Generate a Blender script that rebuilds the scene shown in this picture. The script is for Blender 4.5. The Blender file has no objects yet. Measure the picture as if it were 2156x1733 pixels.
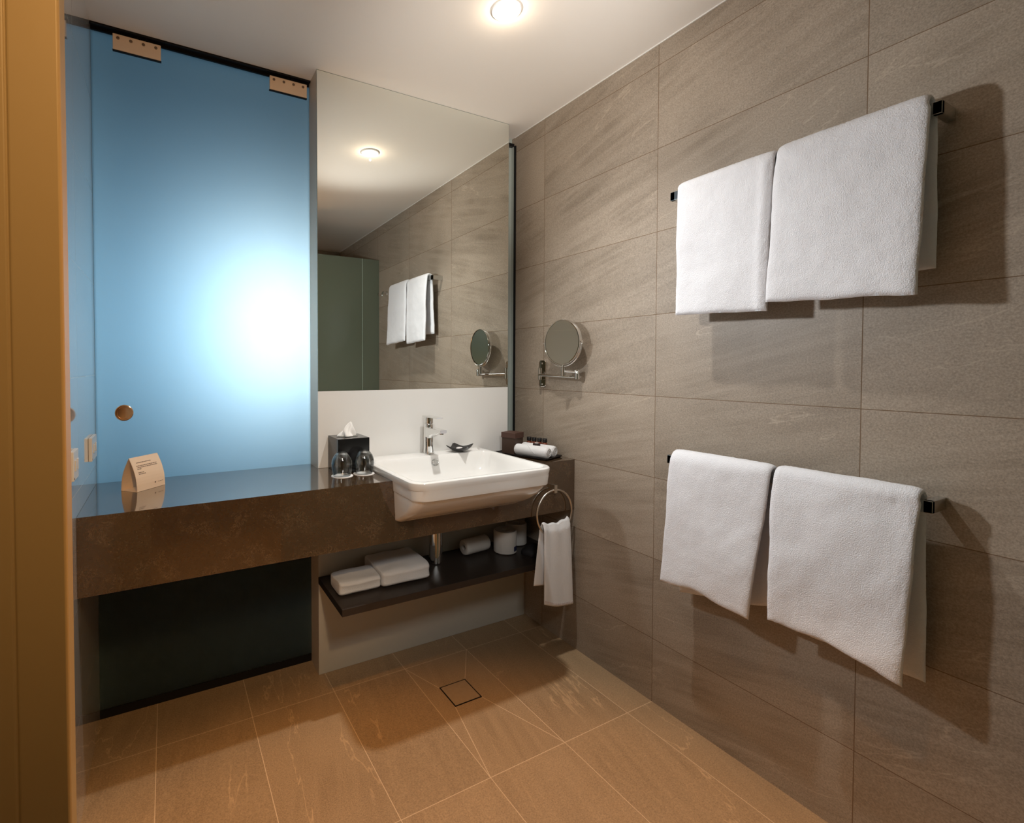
import bpy, bmesh, math, random
from mathutils import Vector, Matrix, noise
random.seed(7)
S = bpy.context.scene
C = S.collection
PI = math.pi

# ------------------------------------------------------------------ camera
F_PX, W_PX, H_PX = 1028.89, 2156.0, 1733.0
cam_d = bpy.data.cameras.new('camera')
cam = bpy.data.objects.new('camera', cam_d)
C.objects.link(cam)
right = Vector((0.8861323, -0.4634317, 0.0007008))
up = Vector((0.0097857, 0.0202233, 0.9997476))
fwd = Vector((0.4633289, 0.8859018, -0.0224555))
m3 = Matrix((right, up, -fwd)).transposed()
cam.matrix_world = Matrix.Translation((-1.59189, -1.79118, 1.24665)) @ m3.to_4x4()
cam_d.sensor_fit = 'HORIZONTAL'
cam_d.sensor_width = 36.0
cam_d.lens = F_PX / W_PX * 36.0
cam_d.shift_x = (W_PX / 2 - 887.39) / W_PX
cam_d.shift_y = (794.72 - H_PX / 2) / W_PX
cam_d.clip_start = 0.02
S.camera = cam

# ------------------------------------------------------------------ world, lights, exposure
S.view_settings.view_transform = 'Standard'
S.view_settings.look = 'None'
S.view_settings.gamma = 1.0
S.view_settings.exposure = 0.0
S.view_settings.use_curve_mapping = False
world = bpy.data.worlds.new('world')
S.world = world
world.use_nodes = True
world.node_tree.nodes['Background'].inputs['Color'].default_value = (0.05, 0.05, 0.05, 1)
world.node_tree.nodes['Background'].inputs['Strength'].default_value = 0.2


def light(name, kind, loc, energy, color, size=0.05, rot=(0, 0, 0), spot=None, blend=0.5, size_y=None):
    d = bpy.data.lights.new(name, kind)
    d.energy = energy
    d.color = color
    if kind == 'AREA':
        d.size = size
        if size_y:
            d.shape = 'RECTANGLE'
            d.size_y = size_y
    else:
        d.shadow_soft_size = size
    if kind == 'SPOT':
        d.spot_size = math.radians(spot)
        d.spot_blend = blend
    o = bpy.data.objects.new(name, d)
    o.location = loc
    o.rotation_euler = rot
    C.objects.link(o)
    return o


def aim(o, target):
    o.rotation_euler = (Vector(target) - o.location).to_track_quat('-Z', 'Y').to_euler()


HC = 2.415
light('vanity_downlight_lamp', 'SPOT', (-0.592, -0.478, 2.404), 74, (1.0, 0.975, 0.94), 0.03, spot=118, blend=1.0)
light('vanity_downlight_glow', 'POINT', (-0.592, -0.478, 2.375), 0.6, (1.0, 0.80, 0.58), 0.004)
light('entry_downlight_lamp', 'SPOT', (-1.15, -1.25, 2.40), 118, (1.0, 0.46, 0.11), 0.05, spot=64, blend=0.5)
light('shower_downlight_lamp', 'SPOT', (-0.7, -2.35, 2.40), 16, (1.0, 0.66, 0.30), 0.05, spot=140, blend=0.8)
hall = light('hall_downlight_lamp', 'SPOT', (-1.38, -2.25, 2.36), 80, (1.0, 0.60, 0.25), 0.04, spot=44, blend=1.0)
aim(hall, (-1.62, -0.35, 0.85))
strobe = light('photo_strobe', 'SPOT', (-1.42, -0.17, 1.68), 56, (0.93, 0.965, 1.0), 0.045, spot=98, blend=1.0)
aim(strobe, (-0.05, -1.15, 1.50))
front_fill = light('camera_side_fill', 'SPOT', (-1.30, -1.95, 1.95), 44, (1.0, 0.985, 0.96), 0.15, spot=52, blend=1.0)  # added fill spot from the camera side, no fixture, lifts the basin front
aim(front_fill, (-0.58, 0.0, 0.88))
bounce = light('bounce_fill', 'SPOT', (-1.05, -1.74, 1.60), 92, (1.0, 0.97, 0.93), 0.10, spot=51, blend=1.0)  # added fill spot without a fitting, brightens the ceiling above the vanity
aim(bounce, (-0.36, -0.15, 2.41))
upwash = light('warm_ceiling_fill', 'SPOT', (-1.45, -2.0, 1.45), 26, (1.0, 0.50, 0.18), 0.10, spot=85, blend=1.0)  # added warm fill for the left part of the ceiling, no fitting
aim(upwash, (-1.05, -0.8, 2.41))
beyond = light('beyond_door_lamp', 'AREA', (-1.20, 0.64, 1.42), 4.8, (0.99, 1.0, 1.0), 0.2, size_y=0.5)
aim(beyond, (-1.20, 0.2, 1.42))
light('beyond_door_blue_lamp', 'POINT', (-1.36, 0.74, 1.38), 9, (0.05, 0.55, 1.0), 0.20)


# ------------------------------------------------------------------ material helpers
def new_mat(name):
    m = bpy.data.materials.new(name)
    m.use_nodes = True
    nt = m.node_tree
    nt.nodes.clear()
    out = nt.nodes.new('ShaderNodeOutputMaterial')
    return m, nt, out


def N(nt, kind, **kw):
    n = nt.nodes.new(kind)
    for k, v in kw.items():
        if k.startswith('i_'):
            key = k[2:]
            key = int(key) if key.isdigit() else key.replace('_', ' ')
            n.inputs[key].default_value = v
        else:
            setattr(n, k, v)
    return n


def math_n(nt, op, a, b=None, c=None):
    n = nt.nodes.new('ShaderNodeMath')
    n.operation = op
    for i, v in enumerate((a, b, c)):
        if v is None:
            continue
        if isinstance(v, (int, float)):
            n.inputs[i].default_value = v
        else:
            nt.links.new(v, n.inputs[i])
    return n.outputs[0]


def mix_c(nt, fac, a, b, mode='MIX'):
    n = nt.nodes.new('ShaderNodeMix')
    n.data_type = 'RGBA'
    n.blend_type = mode
    for idx, v in ((0, fac), (6, a), (7, b)):
        if isinstance(v, (int, float)):
            n.inputs[idx].default_value = v
        elif isinstance(v, tuple):
            n.inputs[idx].default_value = (v[0], v[1], v[2], 1)
        else:
            nt.links.new(v, n.inputs[idx])
    return n.outputs[2]


def simple(name, col, rough=0.5, metal=0.0, coat=0.0, spec=0.5, bump=0.0, bscale=200.0, emit=None, estr=0.0,
           trans=0.0, ior=1.45, sheen=0.0, var=0.0):
    m, nt, out = new_mat(name)
    b = nt.nodes.new('ShaderNodeBsdfPrincipled')
    nt.links.new(b.outputs[0], out.inputs[0])
    b.inputs['Base Color'].default_value = (*col, 1)
    b.inputs['Roughness'].default_value = rough
    b.inputs['Metallic'].default_value = metal
    b.inputs['Coat Weight'].default_value = coat
    b.inputs['Coat Roughness'].default_value = 0.05
    b.inputs['Specular IOR Level'].default_value = spec
    b.inputs['IOR'].default_value = ior
    b.inputs['Transmission Weight'].default_value = trans
    b.inputs['Sheen Weight'].default_value = sheen
    if emit:
        b.inputs['Emission Color'].default_value = (*emit, 1)
        b.inputs['Emission Strength'].default_value = estr
    geo = nt.nodes.new('ShaderNodeNewGeometry')
    if bump > 0:
        nz = N(nt, 'ShaderNodeTexNoise', i_Scale=bscale, i_Detail=4.0)
        nt.links.new(geo.outputs['Position'], nz.inputs['Vector'])
        bp = N(nt, 'ShaderNodeBump', i_Strength=bump, i_Distance=0.002)
        nt.links.new(nz.outputs[0], bp.inputs['Height'])
        nt.links.new(bp.outputs[0], b.inputs['Normal'])
    if var > 0:
        nz2 = N(nt, 'ShaderNodeTexNoise', i_Scale=60.0, i_Detail=5.0)
        nt.links.new(geo.outputs['Position'], nz2.inputs['Vector'])
        v = math_n(nt, 'MULTIPLY_ADD', nz2.outputs[0], var * 2, 1 - var)
        cc = nt.nodes.new('ShaderNodeCombineColor')
        for i in range(3):
            nt.links.new(v, cc.inputs[i])
        nt.links.new(mix_c(nt, 1.0, col, cc.outputs[0], 'MULTIPLY'), b.inputs['Base Color'])
    return m


def tile_mat(name, ax_u, ax_v, u0, v0, su, sv, col_a, col_b, grout, gw=0.002, rough=0.42, streak_rot=0.35,
             veins=0.5, speck=1.0, segs=None, coat=0.0, var=0.12, spec=0.4):
    m, nt, out = new_mat(name)
    L = nt.links.new
    b = nt.nodes.new('ShaderNodeBsdfPrincipled')
    L(b.outputs[0], out.inputs[0])
    geo = nt.nodes.new('ShaderNodeNewGeometry')
    sep = nt.nodes.new('ShaderNodeSeparateXYZ')
    L(geo.outputs['Position'], sep.inputs[0])
    pu, pv = sep.outputs['XYZ'.index(ax_u)], sep.outputs['XYZ'.index(ax_v)]
    u = math_n(nt, 'DIVIDE', math_n(nt, 'SUBTRACT', pu, u0), su)
    v = math_n(nt, 'DIVIDE', math_n(nt, 'SUBTRACT', pv, v0), sv)
    fu, fv = math_n(nt, 'FRACT', u), math_n(nt, 'FRACT', v)
    du = math_n(nt, 'MULTIPLY', math_n(nt, 'MINIMUM', fu, math_n(nt, 'SUBTRACT', 1.0, fu)), su)
    dv = math_n(nt, 'MULTIPLY', math_n(nt, 'MINIMUM', fv, math_n(nt, 'SUBTRACT', 1.0, fv)), sv)
    d = math_n(nt, 'MINIMUM', du, dv)
    if segs:
        for (x1, y1, x2, y2) in segs:
            ln = math.hypot(x2 - x1, y2 - y1)
            ex, ey = (x2 - x1) / ln, (y2 - y1) / ln
            ax_ = math_n(nt, 'SUBTRACT', pu, x1)
            ay_ = math_n(nt, 'SUBTRACT', pv, y1)
            t = math_n(nt, 'ADD', math_n(nt, 'MULTIPLY', ax_, ex), math_n(nt, 'MULTIPLY', ay_, ey))
            s_ = math_n(nt, 'ABSOLUTE', math_n(nt, 'SUBTRACT', math_n(nt, 'MULTIPLY', ax_, ey), math_n(nt, 'MULTIPLY', ay_, ex)))
            t2 = math_n(nt, 'ABSOLUTE', math_n(nt, 'SUBTRACT', t, ln / 2))
            outside = math_n(nt, 'MAXIMUM', math_n(nt, 'SUBTRACT', t2, ln / 2), 0.0)
            dd = math_n(nt, 'MAXIMUM', s_, outside)
            d = math_n(nt, 'MINIMUM', d, dd)
    mask = math_n(nt, 'LESS_THAN', d, gw / 2)
    cid = nt.nodes.new('ShaderNodeCombineXYZ')
    L(math_n(nt, 'FLOOR', u), cid.inputs[0])
    L(math_n(nt, 'FLOOR', v), cid.inputs[1])
    wn = N(nt, 'ShaderNodeTexWhiteNoise', noise_dimensions='3D')
    L(cid.outputs[0], wn.inputs['Vector'])
    # texture space: (u, v) in metres plus a per-tile random jump
    base = nt.nodes.new('ShaderNodeCombineXYZ')
    L(pu, base.inputs[0])
    L(pv, base.inputs[1])
    jump = N(nt, 'ShaderNodeVectorMath', operation='MULTIPLY_ADD')
    L(wn.outputs['Color'], jump.inputs[0])
    jump.inputs[1].default_value = (9, 9, 9)
    L(base.outputs[0], jump.inputs[2])
    rot = N(nt, 'ShaderNodeMapping', vector_type='TEXTURE')
    L(jump.outputs[0], rot.inputs['Vector'])
    rot.inputs['Rotation'].default_value = (0, 0, streak_rot)
    rot.inputs['Scale'].default_value = (1 / 2.0, 1 / 30.0, 1.0)
    st = N(nt, 'ShaderNodeTexNoise', i_Scale=1.0, i_Detail=5.0, i_Roughness=0.6, i_Distortion=0.4)
    L(rot.outputs[0], st.inputs['Vector'])
    cl = N(nt, 'ShaderNodeTexNoise', i_Scale=4.0, i_Detail=3.0)
    L(jump.outputs[0], cl.inputs['Vector'])
    fine = N(nt, 'ShaderNodeTexNoise', i_Scale=240.0, i_Detail=2.0, i_Roughness=0.7)
    L(jump.outputs[0], fine.inputs['Vector'])
    vor = N(nt, 'ShaderNodeTexVoronoi', i_Scale=120.0)
    L(jump.outputs[0], vor.inputs['Vector'])
    # contrast of streaks
    sfac = N(nt, 'ShaderNodeMapRange')
    sfac.inputs['From Min'].default_value = 0.36
    sfac.inputs['From Max'].default_value = 0.64
    L(st.outputs[0], sfac.inputs['Value'])
    cfac = N(nt, 'ShaderNodeMapRange')
    cfac.inputs['From Min'].default_value = 0.35
    cfac.inputs['From Max'].default_value = 0.65
    L(cl.outputs[0], cfac.inputs['Value'])
    f1 = math_n(nt, 'MULTIPLY', sfac.outputs[0], cfac.outputs[0])
    col = mix_c(nt, f1, col_a, col_b)
    # per-tile brightness, fine speckle
    bright = math_n(nt, 'MULTIPLY_ADD', wn.outputs['Value'], var, 1 - var / 2)
    sp = math_n(nt, 'MULTIPLY_ADD', math_n(nt, 'SUBTRACT', fine.outputs[0], 0.5), 1.15 * speck, 1.0)
    bright = math_n(nt, 'MULTIPLY', bright, sp)
    cc = nt.nodes.new('ShaderNodeCombineColor')
    for i in range(3):
        L(bright, cc.inputs[i])
    col = mix_c(nt, 1.0, col, cc.outputs[0], 'MULTIPLY')
    pin = math_n(nt, 'MULTIPLY', math_n(nt, 'LESS_THAN', vor.outputs['Distance'], 0.13), 0.45 * speck)
    pm = math_n(nt, 'GREATER_THAN', fine.outputs[0], 0.5)
    lightc = tuple(min(1, x * 1.45) for x in col_a)
    col = mix_c(nt, math_n(nt, 'MULTIPLY', pin, pm), col, lightc)
    if veins > 0:
        rv = N(nt, 'ShaderNodeMapping', vector_type='TEXTURE')
        L(jump.outputs[0], rv.inputs['Vector'])
        rv.inputs['Rotation'].default_value = (0, 0, streak_rot * 1.1)
        rv.inputs['Scale'].default_value = (1 / 1.1, 1 / 4.5, 1.0)
        vn = N(nt, 'ShaderNodeTexNoise', i_Scale=1.0, i_Detail=6.0, i_Roughness=0.55, i_Distortion=0.3)
        L(rv.outputs[0], vn.inputs['Vector'])
        av = math_n(nt, 'ABSOLUTE', math_n(nt, 'SUBTRACT', vn.outputs[0], 0.5))
        line = N(nt, 'ShaderNodeMapRange')
        line.inputs['From Min'].default_value = 0.0
        line.inputs['From Max'].default_value = 0.006
        line.inputs['To Min'].default_value = 1.0
        line.inputs['To Max'].default_value = 0.0
        L(av, line.inputs['Value'])
        vm = N(nt, 'ShaderNodeTexNoise', i_Scale=3.0, i_Detail=1.0)
        L(jump.outputs[0], vm.inputs['Vector'])
        vmf = N(nt, 'ShaderNodeMapRange')
        vmf.inputs['From Min'].default_value = 0.5
        vmf.inputs['From Max'].default_value = 0.62
        L(vm.outputs[0], vmf.inputs['Value'])
        col = mix_c(nt, math_n(nt, 'MULTIPLY', math_n(nt, 'MULTIPLY', line.outputs[0], vmf.outputs[0]), veins), col,
                    tuple(min(1, x * 1.9) for x in col_a))
    col = mix_c(nt, mask, col, grout)
    L(col, b.inputs['Base Color'])
    r = math_n(nt, 'MULTIPLY_ADD', mask, 0.4, rough)
    L(r, b.inputs['Roughness'])
    b.inputs['Specular IOR Level'].default_value = spec
    b.inputs['Coat Weight'].default_value = coat
    b.inputs['Coat IOR'].default_value = 1.9
    bp = N(nt, 'ShaderNodeBump', i_Strength=0.35, i_Distance=0.001)
    hgt = math_n(nt, 'SUBTRACT', math_n(nt, 'MULTIPLY', fine.outputs[0], 0.25 * speck), math_n(nt, 'MULTIPLY', mask, 1.0))
    L(hgt, bp.inputs['Height'])
    L(bp.outputs[0], b.inputs['Normal'])
    return m


STONE_A, STONE_B = (0.345, 0.285, 0.222), (0.250, 0.202, 0.152)
M = {}
M['wall_tile'] = tile_mat('stone_wall_tile', 'Y', 'Z', 0.0, 0.2375, 0.6, 0.3, STONE_A, STONE_B, (0.17, 0.11, 0.065), 0.0022, 0.45, -0.25, veins=0.30)
M['end_tile'] = tile_mat('stone_end_wall_tile', 'X', 'Z', 0.0, 0.2375, 0.6, 0.3, STONE_A, STONE_B, (0.20, 0.13, 0.075), 0.0022, 0.45, 0.35)
x1, x2 = -0.431, -0.731
dr = (-0.665, -0.288, -0.547, -0.169)
M['floor_tile'] = tile_mat('stone_floor_tile', 'X', 'Y', -0.1313, 0.0, 0.3, 0.6, (0.365, 0.250, 0.143), (0.305, 0.207, 0.117),
                           (0.62, 0.46, 0.30), 0.0022, 0.38, 1.35, veins=0.45,
                           segs=[(dr[2], dr[3], x1, 0.0), (dr[0], dr[3], x2, 0.0), (dr[2], dr[1], x1, -0.6), (dr[0], dr[1], x2, -0.6)])
M['white_tile'] = tile_mat('glossy_white_tile', 'Y', 'Z', -0.15, 0.59, 0.6, 0.313, (0.80, 0.75, 0.69), (0.78, 0.73, 0.67),
                           (0.85, 0.80, 0.70), 0.002, 0.06, 0.3, veins=0.0, speck=0.0, coat=1.0, var=0.02, spec=0.6)
M['paint'] = simple('ceiling_paint', (0.80, 0.765, 0.71), 0.85, bump=0.05, bscale=300)
M['pier_paint'] = simple('cream_paint', (0.52, 0.45, 0.37), 0.5)
M['white_panel'] = simple('white_glass_panel', (0.80, 0.79, 0.76), 0.12, spec=0.5)
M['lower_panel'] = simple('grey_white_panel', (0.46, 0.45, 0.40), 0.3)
M['mirror'] = simple('mirror_silver', (0.86, 0.885, 0.85), 0.0, metal=1.0)
M['mirror_edge'] = simple('mirror_edge', (0.30, 0.33, 0.29), 0.2)
M['black'] = simple('black_metal', (0.006, 0.006, 0.007), 0.4, spec=0.3)
M['dark_grey'] = simple('dark_grey_frame', (0.36, 0.40, 0.37), 0.4)
M['chrome'] = simple('chrome', (0.80, 0.80, 0.79), 0.05, metal=1.0)
M['rail'] = simple('rail_chrome', (0.62, 0.63, 0.62), 0.18, metal=1.0)
M['brushed'] = simple('brushed_steel', (0.72, 0.68, 0.62), 0.28, metal=1.0)
M['clamp'] = simple('satin_clamp_metal', (0.86, 0.68, 0.50), 0.45, metal=0.15)
M['screw'] = simple('screw_metal', (0.28, 0.2, 0.14), 0.35, metal=1.0)
M['copper'] = simple('copper_pull', (0.80, 0.48, 0.26), 0.22, metal=1.0)
M['ceramic'] = simple('white_ceramic', (0.84, 0.835, 0.81), 0.10, coat=0.6)
M['grille'] = simple('overflow_grille', (0.52, 0.52, 0.50), 0.25, metal=0.6)
M['shelf'] = simple('dark_timber', (0.030, 0.023, 0.019), 0.35, spec=0.4, var=0.2)
M['frame_wood'] = simple('painted_door_frame', (0.38, 0.27, 0.13), 0.45, bump=0.1, bscale=40)
M['plastic'] = simple('white_plastic', (0.75, 0.72, 0.68), 0.35)
M['black_gloss'] = simple('black_lacquer', (0.010, 0.010, 0.011), 0.15, spec=0.5)
M['tray'] = simple('black_tray', (0.012, 0.010, 0.010), 0.3)
M['brown_card'] = simple('brown_card_box', (0.058, 0.033, 0.021), 0.5, bump=0.1)
M['brown_lid'] = simple('brown_card_lid', (0.078, 0.038, 0.027), 0.5, bump=0.1)
M['amber'] = simple('amber_bottle', (0.16, 0.035, 0.015), 0.1, coat=0.5)
M['cap'] = simple('black_cap', (0.010, 0.009, 0.009), 0.35)
M['label'] = simple('pale_label', (0.72, 0.70, 0.68), 0.5)
M['soap_dark'] = simple('dark_soap_wrap', (0.022, 0.010, 0.010), 0.4)
M['dish'] = simple('charcoal_dish', (0.022, 0.021, 0.020), 0.28)
M['paper'] = simple('white_paper', (0.82, 0.80, 0.79), 0.8)
M['card'] = simple('cream_card', (0.88, 0.69, 0.52), 0.6)
M['ink'] = simple('dark_ink', (0.16, 0.11, 0.08), 0.7)
M['tissue'] = simple('tissue_paper', (0.86, 0.86, 0.84), 0.9)
M['roll'] = simple('toilet_paper', (0.55, 0.53, 0.50), 0.9, bump=0.2, bscale=250)
M['towel'] = simple('terry_towel', (0.80, 0.80, 0.825), 0.95, bump=1.0, bscale=420, sheen=0.25, spec=0.1)
M['towel_fine'] = simple('fine_towel', (0.74, 0.74, 0.74), 0.95, bump=0.7, bscale=500, sheen=0.2, spec=0.1)
M['lens'] = simple('downlight_diffuser', (0.9, 0.9, 0.9), 0.4, emit=(1.0, 0.985, 0.97), estr=0.55)
M['lamp_rim'] = simple('downlight_rim', (0.93, 0.93, 0.92), 0.35, emit=(1.0, 0.99, 0.98), estr=0.12)
M['lens_warm'] = simple('warm_diffuser', (0.9, 0.85, 0.8), 0.4, emit=(1.0, 0.75, 0.5), estr=3.0)
M['dark_tile'] = simple('dark_back_room', (0.02, 0.03, 0.045), 0.8)
M['bench'] = simple('light_block_dark', (0.006, 0.006, 0.006), 0.6)

# clear glass
m, nt, out = new_mat('clear_glass')
tr = nt.nodes.new('ShaderNodeBsdfTransparent')
gl = N(nt, 'ShaderNodeBsdfGlossy', i_Roughness=0.03)
lw = N(nt, 'ShaderNodeLayerWeight', i_Blend=0.5)
fr = N(nt, 'ShaderNodeFresnel', i_IOR=1.52)
nt.links.new(mix_c(nt, math_n(nt, 'POWER', lw.outputs['Facing'], 2.2), (0.97, 0.98, 0.975), (0.42, 0.44, 0.43)), tr.inputs[0])
mx = nt.nodes.new('ShaderNodeMixShader')
nt.links.new(math_n(nt, 'MINIMUM', math_n(nt, 'MULTIPLY', fr.outputs[0], 1.6), 0.75), mx.inputs[0])
nt.links.new(tr.outputs[0], mx.inputs[1])
nt.links.new(gl.outputs[0], mx.inputs[2])
nt.links.new(mx.outputs[0], out.inputs[0])
M['glass'] = m

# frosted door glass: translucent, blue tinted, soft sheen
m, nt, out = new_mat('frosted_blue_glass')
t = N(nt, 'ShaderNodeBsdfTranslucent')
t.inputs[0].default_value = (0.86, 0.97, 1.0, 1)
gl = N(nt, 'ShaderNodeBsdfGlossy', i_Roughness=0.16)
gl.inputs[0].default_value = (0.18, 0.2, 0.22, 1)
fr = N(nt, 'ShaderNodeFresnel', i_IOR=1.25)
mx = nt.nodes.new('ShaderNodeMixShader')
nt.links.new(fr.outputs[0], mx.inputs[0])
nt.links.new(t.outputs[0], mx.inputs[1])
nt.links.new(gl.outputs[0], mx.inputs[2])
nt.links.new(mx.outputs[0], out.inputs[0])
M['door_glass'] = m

# shower screen: greenish etched glass
m, nt, out = new_mat('etched_green_glass')
t = N(nt, 'ShaderNodeBsdfTranslucent')
t.inputs[0].default_value = (0.50, 0.56, 0.44, 1)
df = N(nt, 'ShaderNodeBsdfDiffuse')
df.inputs[0].default_value = (0.20, 0.225, 0.165, 1)
gl = N(nt, 'ShaderNodeBsdfGlossy', i_Roughness=0.15)
mx = N(nt, 'ShaderNodeMixShader', i_0=0.6)
nt.links.new(t.outputs[0], mx.inputs[1])
nt.links.new(df.outputs[0], mx.inputs[2])
fr = N(nt, 'ShaderNodeFresnel', i_IOR=1.4)
mx2 = nt.nodes.new('ShaderNodeMixShader')
nt.links.new(fr.outputs[0], mx2.inputs[0])
nt.links.new(mx.outputs[0], mx2.inputs[1])
nt.links.new(gl.outputs[0], mx2.inputs[2])
nt.links.new(mx2.outputs[0], out.inputs[0])
M['shower_glass'] = m

# brown quartz benchtop
m, nt, out = new_mat('brown_quartz')
b = nt.nodes.new('ShaderNodeBsdfPrincipled')
nt.links.new(b.outputs[0], out.inputs[0])
geo = nt.nodes.new('ShaderNodeNewGeometry')
n1 = N(nt, 'ShaderNodeTexNoise', i_Scale=45.0, i_Detail=6.0, i_Roughness=0.7)
n2 = N(nt, 'ShaderNodeTexNoise', i_Scale=300.0, i_Detail=3.0)
n3 = N(nt, 'ShaderNodeTexNoise', i_Scale=38.0, i_Detail=8.0, i_Roughness=0.75, i_Distortion=1.2)
n4 = N(nt, 'ShaderNodeTexNoise', i_Scale=14.0, i_Detail=1.0)
for n in (n1, n2, n3, n4):
    nt.links.new(geo.outputs['Position'], n.inputs['Vector'])
col = mix_c(nt, n1.outputs[0], (0.060, 0.034, 0.015), (0.092, 0.055, 0.028))
col = mix_c(nt, math_n(nt, 'MULTIPLY', n2.outputs[0], 0.5), col, (0.06, 0.035, 0.02))
ln = N(nt, 'ShaderNodeMapRange')
ln.inputs['From Min'].default_value = 0.0
ln.inputs['From Max'].default_value = 0.007
ln.inputs['To Min'].default_value = 0.75
ln.inputs['To Max'].default_value = 0.0
nt.links.new(math_n(nt, 'ABSOLUTE', math_n(nt, 'SUBTRACT', n3.outputs[0], 0.5)), ln.inputs['Value'])
sm = N(nt, 'ShaderNodeMapRange')
sm.inputs['From Min'].default_value = 0.50
sm.inputs['From Max'].default_value = 0.62
nt.links.new(n4.outputs[0], sm.inputs['Value'])
col = mix_c(nt, math_n(nt, 'MULTIPLY', ln.outputs[0], sm.outputs[0]), col, (0.42, 0.30, 0.18))
vo = N(nt, 'ShaderNodeTexVoronoi', i_Scale=70.0)
nt.links.new(geo.outputs['Position'], vo.inputs['Vector'])
col = mix_c(nt, math_n(nt, 'MULTIPLY', math_n(nt, 'LESS_THAN', vo.outputs['Distance'], 0.12), math_n(nt, 'MULTIPLY', n2.outputs[0], 0.4)), col, (0.30, 0.22, 0.14))
nt.links.new(col, b.inputs['Base Color'])
b.inputs['Roughness'].default_value = 0.15
b.inputs['Specular IOR Level'].default_value = 0.6
b.inputs['Coat Weight'].default_value = 1.0
b.inputs['Coat IOR'].default_value = 1.75
b.inputs['Coat Roughness'].default_value = 0.03
M['quartz'] = m


# ------------------------------------------------------------------ mesh helpers
def finish(bm, name, mat, parent=None, smooth=False, angle=None, bevel=0.0, seg=2):
    me = bpy.data.meshes.new(name)
    bmesh.ops.recalc_face_normals(bm, faces=bm.faces[:])
    bm.to_mesh(me)
    bm.free()
    me.materials.append(mat)
    o = bpy.data.objects.new(name, me)
    C.objects.link(o)
    if smooth:
        for p in me.polygons:
            p.use_smooth = True
        if angle:
            try:
                me.set_sharp_from_angle(angle=math.radians(angle))
            except Exception:
                pass
    if bevel > 0:
        md = o.modifiers.new('bevel', 'BEVEL')
        md.width = bevel
        md.segments = seg
        md.limit_method = 'ANGLE'
        md.angle_limit = math.radians(40)
    if parent:
        o.parent = parent
        o.matrix_parent_inverse = Matrix.Identity(4)
    return o


def box(bm, a, b, mtx=None):
    x0, y0, z0 = a
    x1_, y1_, z1 = b
    vs = [Vector(p) for p in ((x0, y0, z0), (x1_, y0, z0), (x1_, y1_, z0), (x0, y1_, z0),
                              (x0, y0, z1), (x1_, y0, z1), (x1_, y1_, z1), (x0, y1_, z1))]
    if mtx:
        vs = [mtx @ v for v in vs]
    v = [bm.verts.new(p) for p in vs]
    for f in ((0, 3, 2, 1), (4, 5, 6, 7), (0, 1, 5, 4), (1, 2, 6, 5), (2, 3, 7, 6), (3, 0, 4, 7)):
        bm.faces.new([v[i] for i in f])


def loft(bm, loops, cap0=True, cap1=True, closed=True):
    rows = [[bm.verts.new(p) for p in l] for l in loops]
    n = len(rows[0])
    for r0, r1 in zip(rows, rows[1:]):
        for i in range(n if closed else n - 1):
            j = (i + 1) % n
            bm.faces.new((r0[i], r0[j], r1[j], r1[i]))
    if cap0:
        bm.faces.new(rows[0][::-1])
    if cap1:
        bm.faces.new(rows[-1])
    return rows


def lathe(bm, prof, center=(0, 0, 0), axis='Z', n=40, mtx=None, cap0=True, cap1=True):
    cx, cy, cz = center
    loops = []
    for r, h in prof:
        l = []
        for i in range(n):
            a = 2 * PI * i / n
            c, s = r * math.cos(a), r * math.sin(a)
            if axis == 'Z':
                p = Vector((cx + c, cy + s, cz + h))
            elif axis == 'X':
                p = Vector((cx + h, cy + c, cz + s))
            else:
                p = Vector((cx + c, cy + h, cz + s))
            if mtx:
                p = mtx @ p
            l.append(p)
        loops.append(l)
    loft(bm, loops, cap0, cap1)


def tube(bm, pts, r, n=14, closed=False):
    pts = [Vector(p) for p in pts]
    loops = []
    m_ = len(pts)
    prev = None
    for i, p in enumerate(pts):
        if closed:
            d = pts[(i + 1) % m_] - pts[i - 1]
        else:
            d = pts[min(i + 1, m_ - 1)] - pts[max(i - 1, 0)]
        d.normalize()
        if prev is None:
            a = d.orthogonal().normalized()
        else:
            a = (prev - d * prev.dot(d)).normalized()
        prev = a
        bvec = d.cross(a)
        rr = r[i] if isinstance(r, (list, tuple)) else r
        loops.append([p + a * math.cos(2 * PI * k / n) * rr + bvec * math.sin(2 * PI * k / n) * rr for k in range(n)])
    if closed:
        loops.append(loops[0])
        rows = [[bm.verts.new(p) for p in l] for l in loops[:-1]]
        rows.append(rows[0])
        for r0, r1 in zip(rows, rows[1:]):
            for i in range(n):
                j = (i + 1) % n
                bm.faces.new((r0[i], r0[j], r1[j], r1[i]))
    else:
        loft(bm, loops)


def rrect(x0, x1_, y0, y1_, r, z, k=8, rs=None):
    """rounded rectangle loop, counter-clockwise; rs = radii (x0y0, x1y0, x1y1, x0y1)"""
    rs = rs or (r, r, r, r)
    pts = []
    for (cx, cy, a0, rr) in ((x0, y0, PI, rs[0]), (x1_, y0, 1.5 * PI, rs[1]), (x1_, y1_, 0, rs[2]), (x0, y1_, 0.5 * PI, rs[3])):
        ox = cx + rr if cx == x0 else cx - rr
        oy = cy + rr if cy == y0 else cy - rr
        for i in range(k + 1):
            a = a0 + 0.5 * PI * i / k
            pts.append(Vector((ox + rr * math.cos(a), oy + rr * math.sin(a), z)))
    return pts


def empty(name, loc, label, cat, group=None, kind=None, rz=0.0):
    o = bpy.data.objects.new(name, None)
    o.empty_display_size = 0.05
    o.location = loc
    o.rotation_euler = (0, 0, rz)
    C.objects.link(o)
    if kind:
        o['kind'] = kind
    if label:
        o['label'] = label
    if cat:
        o['category'] = cat
    if group:
        o['group'] = group
    return o


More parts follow.
